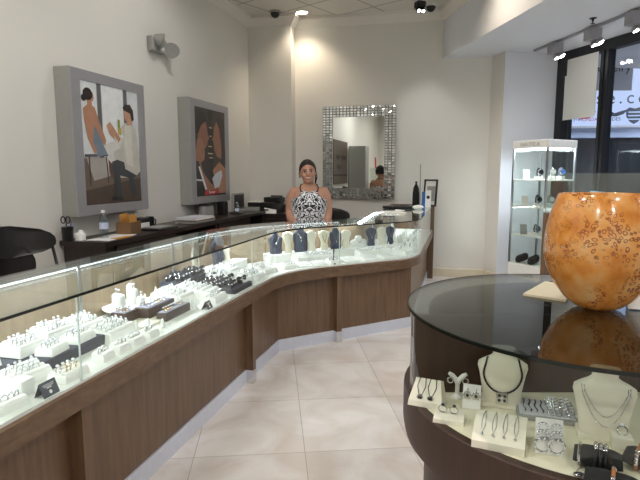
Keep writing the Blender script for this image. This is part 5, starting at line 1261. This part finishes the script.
# ------------------------------------------------------------------ things lying on the glass counter top and at its end
ZG = ZT + .0085
q = hz(391, 212.8, ZG); T = thing('paper_stack', 'white and cream papers with a black pen on the counter top', 'papers', (q.x, q.y, ZG), RZB - .35)
for k, (m, w, d, a) in enumerate((('cream', .3, .2, 0), ('paper', .25, .17, .12), ('envelope', .17, .13, -.1), ('paper', .22, .16, .2))): MB().box(.01 * k, .01 * k, .007 * k, w, d, .007, a).build('paper', M[m if m != 'envelope' else 'cream'], T, smooth=0)
MB().box(-.03, -.02, .028, .13, .035, .012, .1).build('pen_case', M['black'], T, smooth=0)
q = C(6.62, .36); T = thing('tablet_tray', 'dark grey flat tray lying on the far counter top', 'tray', (q[0], q[1], ZG), RZA - .9)
MB().rbox(0, 0, 0, .36, .28, .03, .008).build('tray', M['windark'], T); MB().box(0, 0, .03, .3, .22, .003).build('mat', M['blackmat'], T, smooth=0)
q = C(6.52, .13); T = thing('cloth', 'crumpled white polishing cloth beside the dark tray', 'cloth', (q[0], q[1], ZG))
mb = MB(); mb.ball(0, 0, .025, .07, .05, .026, 16, 8); [None]; o = mb.build('cloth', M['paper'], T)
for v in o.data.vertices: v.co += Vector((random.uniform(-1, 1), random.uniform(-1, 1), random.uniform(-.6, .6))) * .006; v.co.z = max(.001, v.co.z)
q = C(7.0, .20); T = thing('hand_bag', 'black upright pouch standing at the far end of the counter', 'pouch', (q[0], q[1], ZG), RZA)
MB().lathe([(.001, 0), (.055, 0), (.058, .02), (.055, .18), (.045, .25), (.02, .29), (.012, .31), (.025, .325), (.001, .335)], seg=20, sx=1.0, sy=.8).build('body', M['blackmat'], T)
q = C(7.22, .165); T = thing('display_pole', 'thin grey upright pole beside the black pouch', 'pole', (q[0], q[1], ZG))
MB().lathe([(.001, 0), (.04, 0), (.04, .008), (.001, .008)], seg=16).build('base', M['steel'], T); MB().cyl((0, 0, .006), (.0, 0, .56), .007, 8).build('rod', M['greyplas'], T)
q = C(7.12, .03); T = thing('photo_frame', 'black photo frame at the end of the counter against the wall', 'photo frame', (q[0], q[1], ZG), RZA - 1.35)
hh = .36; mb = MB()
for a, b, sx, sz in ((0, 0, .2, .02), (0, hh - .02, .2, .02), (-.09, 0, .02, hh), (.09, 0, .02, hh)): mb.box(a, 0, b, sx, .02, sz)
fr_ = mb.build('frame', M['black'], T, smooth=0); MB().box(0, .004, .02, .16, .004, hh - .04).build('mat', M['paper'], T, smooth=0); MB().box(.01, .0, .07, .12, .006, .2).build('picture', M['greyplas'], T, smooth=0)
T.rotation_euler = (-.1, 0, -.75)
q = C(6.92, .035); T = thing('info_card', 'white standing card with a black spot in front of the photo frame', 'card', (q[0], q[1], ZG), -.3)
MB().box(0, 0, 0, .075, .006, .22).build('card', M['paper'], T, smooth=0); MB().cyl((0, -.004, .13), (0, -.0032, .13), .022, 16).build('print', M['letterblack'], T)
q = C(6.96, .09); T = thing('info_card', 'blue standing card left of the white card at the counter end', 'card', (q[0], q[1], ZG), -.9)
MB().box(0, 0, 0, .07, .006, .2).build('card', M['blueprint'], T, smooth=0); MB().box(0, .01, 0, .06, .03, .006).build('foot', M['blueprint'], T, smooth=0)

# ------------------------------------------------------------------ things at the front of the shop, seen in the mirror
q = left(1.93, 0); T = thing('lettered_board', 'brown lettered board on the left wall, seen in the mirror', 'sign', (q[0], q[1], 1.2), RZA)
MB().box(0, -.03, 0, 1.55, .06, 1.08).build('panel', M['brownboard'], T, smooth=0)
text('lettering', 'jewelry repair', .2, M['letterblack'], (0, -.063, .62), (PI / 2, 0, 0), T); text('lettering', '& gold', .2, M['letterblack'], (.2, -.063, .38), (PI / 2, 0, 0), T)
MB().box(0, -.062, .2, 1.55, .004, .04).build('groove', M['letterblack'], T, smooth=0)
q = left(.55, .26); T = thing('tall_cabinet', 'tall grey display cabinet reflected in the middle of the mirror', 'cabinet', (q[0], q[1], 0), RZA)
MB().box(0, 0, 0, .55, .45, 2.2).build('body', M['frameside'], T, smooth=0); MB().box(.05, -.23, .9, .3, .012, 1.15).build('door', M['greyplas'], T, smooth=0)
q = left(.15, .68); T = thing('glass_counter', 'small glass case with a red stand reflected low in the mirror', 'display case', (q[0], q[1], 0), RZA)
MB().box(0, 0, 0, .4, .3, 1.2).build('base', M['wooddark'], T, smooth=0); MB().box(0, 0, 1.2, .4, .3, .02).build('deck', M['cream'], T, smooth=0)
for a, b, sx, sy in ((0, -1, .4, .005), (0, 1, .4, .005), (-1, 0, .005, .3), (1, 0, .005, .3)): MB().box(a * .197, b * .147, 1.22, sx, sy, .38).build('glass_panel', M['glass'], T, smooth=0)
MB().box(0, 0, 1.6, .4, .3, .008).build('top_glass', M['glass'], T, smooth=0)
t2_ = T; T = thing('red_stand', 'red upright display stand on the reflected glass case', 'display stand', (q[0], q[1], 1.6085), RZA)
MB().loft([[(-.06, 0, 0), (.10, 0, 0), (.10, .02, 0), (-.06, .02, 0)], [(-.10, .02, .3), (.06, .02, .3), (.06, .04, .3), (-.10, .04, .3)]]).build('board', M['red'], T, smooth=0); MB().box(0, .01, 0, .14, .1, .008).build('foot', M['red'], T, smooth=0)

# ------------------------------------------------------------------ the woman behind the counter
def fuse(mb, vox, name, mat, parent, it=4):
    """grow one continuous skin over the overlapping volumes"""
    o = mb.build(name + '_volume', mat)
    r = o.modifiers.new('r', 'REMESH'); r.mode = 'VOXEL'; r.voxel_size = vox; r.use_smooth_shade = True
    s = o.modifiers.new('s', 'SMOOTH'); s.factor = .5; s.iterations = it
    dg = bpy.context.evaluated_depsgraph_get(); me = bpy.data.meshes.new_from_object(o.evaluated_get(dg))
    bpy.data.objects.remove(o); me.name = name
    if not me.materials: me.materials.append(mat)
    me.shade_smooth()
    n = bpy.data.objects.new(name, me); COL.objects.link(n); n.parent = parent
    return n
def secs(mb, rows, N=24, e=.9):
    return mb.loft([[(cx + rx * math.copysign(abs(math.cos(t)) ** e, math.cos(t)), cy + ry * math.copysign(abs(math.sin(t)) ** e, math.sin(t)), z) for t in [2 * PI * k / N for k in range(N)]] for z, cx, cy, rx, ry in rows])
wp = vt(309, 205, (0, 1), 5.27)
P = thing('person', 'smiling woman in a black and white patterned halter dress standing behind the counter', 'person', (wp.x, 5.27, 0), .06)
mb = MB()
secs(mb, [(.80, 0, .01, .18, .12), (.90, 0, .01, .195, .13), (1.0, 0, 0, .170, .118), (1.08, 0, 0, .160, .11), (1.17, 0, -.012, .172, .125), (1.24, 0, -.005, .172, .115), (1.29, 0, .005, .165, .10), (1.325, 0, .012, .140, .078), (1.35, .0, .016, .105, .064), (1.378, .0, .016, .072, .056)])
secs(mb, [(1.33, .0, .02, .075, .06), (1.37, .0, .014, .058, .055), (1.40, -.003, .004, .054, .054), (1.45, -.008, -.004, .052, .054), (1.49, -.012, -.005, .052, .057)], 18, 1)
for sg in (-1, 1):
    mb.tube([(sg * .11, .012, 1.315), (sg * .150, .012, 1.300), (sg * .176, .01, 1.25), (sg * .188, .01, 1.18), (sg * .196, .005, 1.10), (sg * .188, -.05, 1.04), (sg * .160, -.12, 1.01), (sg * .135, -.165, 1.0)], [.045, .054, .052, .048, .043, .041, .035, .026], 14)
    mb.ball(sg * .122, -.19, .995, .034, .042, .014, 12, 8)
    for k, (fx, ln) in enumerate(((-.026, .055), (-.009, .068), (.009, .072), (.025, .062))):
        bx = sg * .122 + fx
        mb.tube([(bx, -.215, .997), (bx * 1.0 - sg * .004, -.215 - ln * .5, 1.0), (bx - sg * .008, -.215 - ln * .85, .988), (bx - sg * .009, -.215 - ln, .976)], [.0095, .009, .008, .007], 8)
    mb.tube([(sg * .098, -.18, .996), (sg * .078, -.2, .996), (sg * .066, -.225, .99)], [.012, .0105, .008], 8)
    mb.tube([(sg * .095, .01, .88), (sg * .1, .0, .70), (sg * .098, -.005, .5), (sg * .096, .012, .36), (sg * .094, .02, .2), (sg * .094, .025, .07)], [.1, .088, .062, .058, .046, .036], 16)
    mb.tube([(sg * .094, .04, .04), (sg * .098, -.03, .04), (sg * .104, -.12, .026), (sg * .106, -.16, .022)], [.036, .036, .032, .02], 12)
# head: skull, jaw, cheeks, nose, ears
hx, hy, hzc = -.012, -.012, 1.498
HM = Matrix.Translation((hx, hy, hzc)) @ Matrix.Rotation(-.06, 4, 'Y') @ Matrix.Scale(1.07, 4) @ Matrix.Translation((-hx, -hy, -hzc))
mb.M = HM
mb.ball(hx, hy + .01, hzc + .018, .074, .092, .098, 24, 16)
secs(mb, [(hzc - .098, hx, hy - .045, .028, .03), (hzc - .085, hx, hy - .03, .045, .052), (hzc - .05, hx, hy - .015, .06, .07), (hzc, hx, hy - .005, .068, .08), (hzc + .04, hx, hy, .066, .08)], 20, 1)
for sg in (-1, 1):
    mb.ball(hx + sg * .036, hy - .064, hzc - .028, .024, .02, .022, 12, 8)
    mb.ball(hx + sg * .074, hy + .012, hzc - .012, .009, .018, .028, 10, 8)
mb.loft([[(hx + math.cos(t) * w, hy + yy + math.sin(t) * d_, hzc + z) for t in [2 * PI * k / 10 for k in range(10)]] for z, yy, w, d_ in ((.02, -.072, .008, .012), (-.005, -.084, .010, .014), (-.022, -.092, .014, .016), (-.032, -.082, .012, .012))])
mb.ball(hx, hy - .072, hzc - .078, .022, .018, .016, 10, 8)
body = fuse(mb, .0075, 'body', M['skin'], P, 3)
# facial features, fixed into the same mesh
me = body.data; bm = bmesh.new(); bm.from_mesh(me)
for m in (M['teeth'], M['lips'], M['eye'], M['hair'], M['shadowlid']): me.materials.append(m)
base_i = {m.name: i for i, m in enumerate(me.materials)}
def feat(mb_, m):
    vs = [bm.verts.new(HM @ Vector(v)) for v in mb_.v]; i = base_i[m.name]
    for f in mb_.f:
        try: fc_ = bm.faces.new([vs[k] for k in f]); fc_.material_index = i; fc_.smooth = True
        except ValueError: pass
def yface(x, z): return hy - .0865 + (x - hx) ** 2 * 9 + (0.004 if z > hzc + .03 else 0)
for sg in (-1, 1):
    ex, ez = hx + sg * .030, hzc + .004
    f_ = MB(); f_.ball(ex, yface(ex, ez) + .006, ez + .001, .0175, .008, .0105, 12, 8); feat(f_, M['shadowlid'])
    f_ = MB(); f_.ball(ex, yface(ex, ez) + .003, ez - .001, .0135, .009, .0058, 12, 8); feat(f_, M['teeth'])
    f_ = MB(); f_.ball(ex, yface(ex, ez) - .003, ez - .001, .0065, .005, .0062, 10, 6); feat(f_, M['eye'])
    f_ = MB(); f_.tube([(ex - .019, yface(ex - .019, ez) + .001, ez + .004), (ex, yface(ex, ez) - .003, ez + .0085), (ex + .019, yface(ex + .019, ez) + .001, ez + .003)], [.0015, .0035, .0015], 6); feat(f_, M['eye'])
    f_ = MB(); f_.tube([(ex - sg * .018, yface(ex - sg * .018, ez) - .001, ez + .018), (ex + sg * .003, yface(ex, ez) + .001, ez + .024), (ex + sg * .021, yface(ex + sg * .021, ez) + .004, ez + .018)], [.0035, .0035, .0018], 6); feat(f_, M['hair'])
mz = hzc - .052
def mouth(dz_, dr, w): return [(hx + w * u, hy - .0885 + (w * u) ** 2 * 11 + dr, mz + dz_ + .011 * u * u) for u in [-1 + .2 * k for k in range(11)]]
f_ = MB(); f_.tube(mouth(0, .004, .026), [.002] + [.0055] * 9 + [.002], 8); feat(f_, M['teeth'])
f_ = MB(); f_.tube(mouth(.0055, .002, .030), [.001] + [.0036] * 9 + [.001], 8); feat(f_, M['lips'])
f_ = MB(); f_.tube([(x, y, z - .004 * (1 - ((x - hx) / .03) ** 2)) for x, y, z in mouth(-.005, .002, .030)], [.001] + [.0042] * 9 + [.001], 8); feat(f_, M['lips'])
bm.to_mesh(me); bm.free()
# hair pulled back, with a knot and a lock behind the ear
mb = MB(); mb.M = HM; N = 24; loops = []
for k in range(13):
    th = PI * .02 + (PI * .66) * k / 12
    lp = []
    for j in range(N):
        a = 2 * PI * j / N; fr = max(0, -math.sin(a))          # front
        t_ = min(th, PI * .02 + (PI * (.66 - .36 * fr ** .8)) * k / 12)
        lp.append((hx + .0815 * math.sin(t_) * math.cos(a), hy + .014 + .099 * math.sin(t_) * math.sin(a), hzc + .020 + .102 * math.cos(t_)))
    loops.append(lp)
mb.loft(loops); mb.ball(hx, hy + .105, hzc + .02, .045, .04, .045, 16, 10)
mb.tube([(hx + .074, hy + .03, hzc - .0), (hx + .078, hy + .02, hzc - .05), (hx + .066, hy + .03, hzc - .11)], [.012, .012, .006], 8); mb.tube([(hx - .074, hy + .03, hzc + .0), (hx - .076, hy + .025, hzc - .04)], [.012, .006], 8)
hr = mb.build('hair', M['hair'], P, smooth=60)
# halter dress
mb = MB(); rows = [(.62, 0, .01, .235, .185), (.75, 0, .01, .222, .165), (.88, 0, .01, .206, .142), (1.0, 0, 0, .181, .129), (1.08, 0, 0, .170, .121), (1.17, 0, -.013, .181, .136), (1.22, 0, -.01, .177, .129)]
N = 40; loops = []
for z, cx, cy, rx, ry in rows: loops.append([(cx + rx * math.copysign(abs(math.cos(t)) ** .9, math.cos(t)), cy + ry * math.copysign(abs(math.sin(t)) ** .9, math.sin(t)), z) for t in [2 * PI * k / N for k in range(N)]])
# front panel rising and narrowing to the halter neck; the back stays low
for z, wf, dy in ((1.25, .86, .0), (1.275, .72, .004), (1.30, .60, .012), (1.318, .50, .022)):
    l = []
    for k in range(N):
        t = 2 * PI * k / N; s_ = -math.sin(t)
        if s_ > 0:
            x = .173 * wf * math.cos(t); y = -(.126 - dy * 1.6) * s_ ** .9 + dy * .3; l.append((x, y - .003, z - .02 * (1 - abs(math.cos(t))) ** 2 * (z > 1.3)))
        else: l.append((.173 * math.cos(t) * (1 if wf > .8 else wf + .2), .118 * (-s_) ** .9 + .0, 1.222 + (z - 1.25) * .1))
    loops.append(l)
mb.loft(loops, cap=False); dr = mb.build('dress', M['dress'], P, smooth=60)
sm = dr.modifiers.new('solid', 'SOLIDIFY'); sm.thickness = .004; sm.offset = 1
for sg in (-1, 1): MB().tube([(sg * .082, -.078, 1.305), (sg * .092, -.055, 1.345), (sg * .080, .0, 1.378), (sg * .055, .06, 1.375), (0, .085, 1.37)], .006, 6).build('strap', M['hair'], P)
for sg in (-1, 1):
    em_ = MB(); em_.M = HM; em_.ball(hx + sg * .078, hy + .004, hzc - .045, .005, .005, .008, 8, 6).build('earring', M['silver'], P)
    mb = MB(); mb.lathe([(.001, 0), (.046, 0), (.048, .03), (.042, .06), (.036, .075), (.001, .075)], sg * .102, -.045, 0, 18, True, 1, 2.1); mb.build('shoe', M['black'], P)

# ------------------------------------------------------------------ light
w = bpy.data.worlds.new('world'); scene.world = w; w.use_nodes = True
bgn = w.node_tree.nodes['Background']; bgn.inputs['Color'].default_value = (.75, .82, 1, 1); bgn.inputs['Strength'].default_value = .35
def spot(name, loc, power, size=100, col=(1, .9, .76), rad=.06, aim=None, blend=.6):
    l = bpy.data.lights.new(name, 'SPOT'); l.energy = power; l.spot_size = math.radians(size); l.spot_blend = blend; l.color = col; l.shadow_soft_size = rad
    o = bpy.data.objects.new(name, l); COL.objects.link(o); o.location = loc
    d = Vector(aim if aim else (loc[0], loc[1], 0)) - Vector(loc); o.rotation_euler = d.to_track_quat('-Z', 'Y').to_euler(); return o
def area(name, loc, power, sx, sy, aim, col=(1, 1, 1), rz=None):
    l = bpy.data.lights.new(name, 'AREA'); l.shape = 'RECTANGLE'; l.size = sx; l.size_y = sy; l.energy = power; l.color = col
    o = bpy.data.objects.new(name, l); COL.objects.link(o); o.location = loc
    d = Vector(aim) - Vector(loc)
    o.rotation_euler = d.to_track_quat('-Z', 'Y').to_euler() if rz is None else (0, 0, rz); return o
WARM, NEU, COOL = (1, .84, .64), (1, .975, .94), (.88, .94, 1)
# the visible downlight and the other spots at the ceiling
q = ceil_pt(302, 12); spot('downlight_and_fill_lamp', (q.x, q.y, CEIL - .03), 52, 116, WARM, .08, blend=.7)
for x, y, pw_ in ((-2.2, 4.0, 120), (-1.9, 1.4, 130), (-.4, 1.2, 110), (.6, 3.0, 85), (-.8, 4.7, 40), (1.2, -.6, 112), (-1.8, -1.6, 112), (.5, -2.4, 112)):
    spot('downlight_and_fill_lamp', (x, y, CEIL - .02), pw_, 168, NEU, .09, blend=.35)  # unseen fill spots added to brighten the room overall
spot('downlight_and_fill_lamp', (1.3, 5.6, CEIL - .04), 45, 120, WARM, .06, aim=(2.0, 5.5, 2.7), blend=1)
for px, py in ((550, 41), (590, 26), (632, 9)):
    q = hz(px, py, SOF); spot('track_lamp', (q.x + .05, q.y, SOF - .22), 45, 100, COOL, .06, aim=(q.x - .1, q.y - .9, 0))
for y in (3.6, 2.0, .4): spot('track_lamp', (3.3 - (y - 3.6) * .15, y, SOF - .1), 70, 120, NEU, .06, aim=(2.4, y - .2, 0))
q = ceil_pt(420, 2); spot('spot_lamp', (q.x, q.y - .03, CEIL - .17), 45, 90, NEU, .05, aim=(q.x + .1, q.y - .9, 0))
# LED rows inside the counter: one narrow lamp for every stretch
def ledlamp(u0, u1, pw):
    (a, n1), (b, n2) = at(u0), at(u1); n = (n1 + n2).normalized(); m = (a + b) / 2 + n * (DEPTH - .06); L_ = (b - a).length
    o = area('led_lamp', (m.x, m.y, ZT - .026), pw * L_, L_, .02, (m.x, m.y, 0), COOL); d = (b - a).normalized()
    z_ = -(Vector((m.x - n.x * .22, m.y - n.y * .22, ZD)) - Vector((m.x, m.y, ZT - .026))).normalized(); x_ = Vector((d.x, d.y, 0)); x_ = (x_ - z_ * x_.dot(z_)).normalized(); y_ = z_.cross(x_)
    o.rotation_euler = Matrix((x_, y_, z_)).transposed().to_euler()
edges = [.05, 1.2, 2.35, 3.5, 4.05, 4.6, 5.3, 5.9, LEN[-1] - .1]
edges = [e for e in edges if e < LEN[-1] - .1] + [LEN[-1] - .08]
for a, b in zip(edges, edges[1:]): ledlamp(a, b, 6.2 if b < uP[3] + .4 else 3.2)
x, y = TX, TY; area('tower_lamp', (x, y, tz - .11), 9, .35, .35, (x, y, 0), COOL)
# window daylight and the lit corridor
area('corridor_and_fill_lamp', (6.6, 8.2, 6.6), 350, 3, 2, (6.4, 10.5, 1.5), COOL)
area('corridor_and_fill_lamp', (7.2, 4.5, 4.2), 500, 3, 3, (6.0, 5.0, 0), COOL)

area('corridor_and_fill_lamp', (7.0, 6.3, 4.6), 420, 1.2, 1.2, (bl.x, 8.6, bl.z), COOL)  # unseen lamp added to brighten the hanging sign
# ------------------------------------------------------------------ view
vs = scene.view_settings; vs.view_transform = 'Standard'; vs.look = 'None'; vs.gamma = 1; vs.exposure = -.05; vs.use_curve_mapping = False
scene.cycles.transparent_max_bounces = 32; scene.cycles.max_bounces = 8; scene.cycles.sample_clamp_indirect = 6; scene.cycles.use_denoising = True
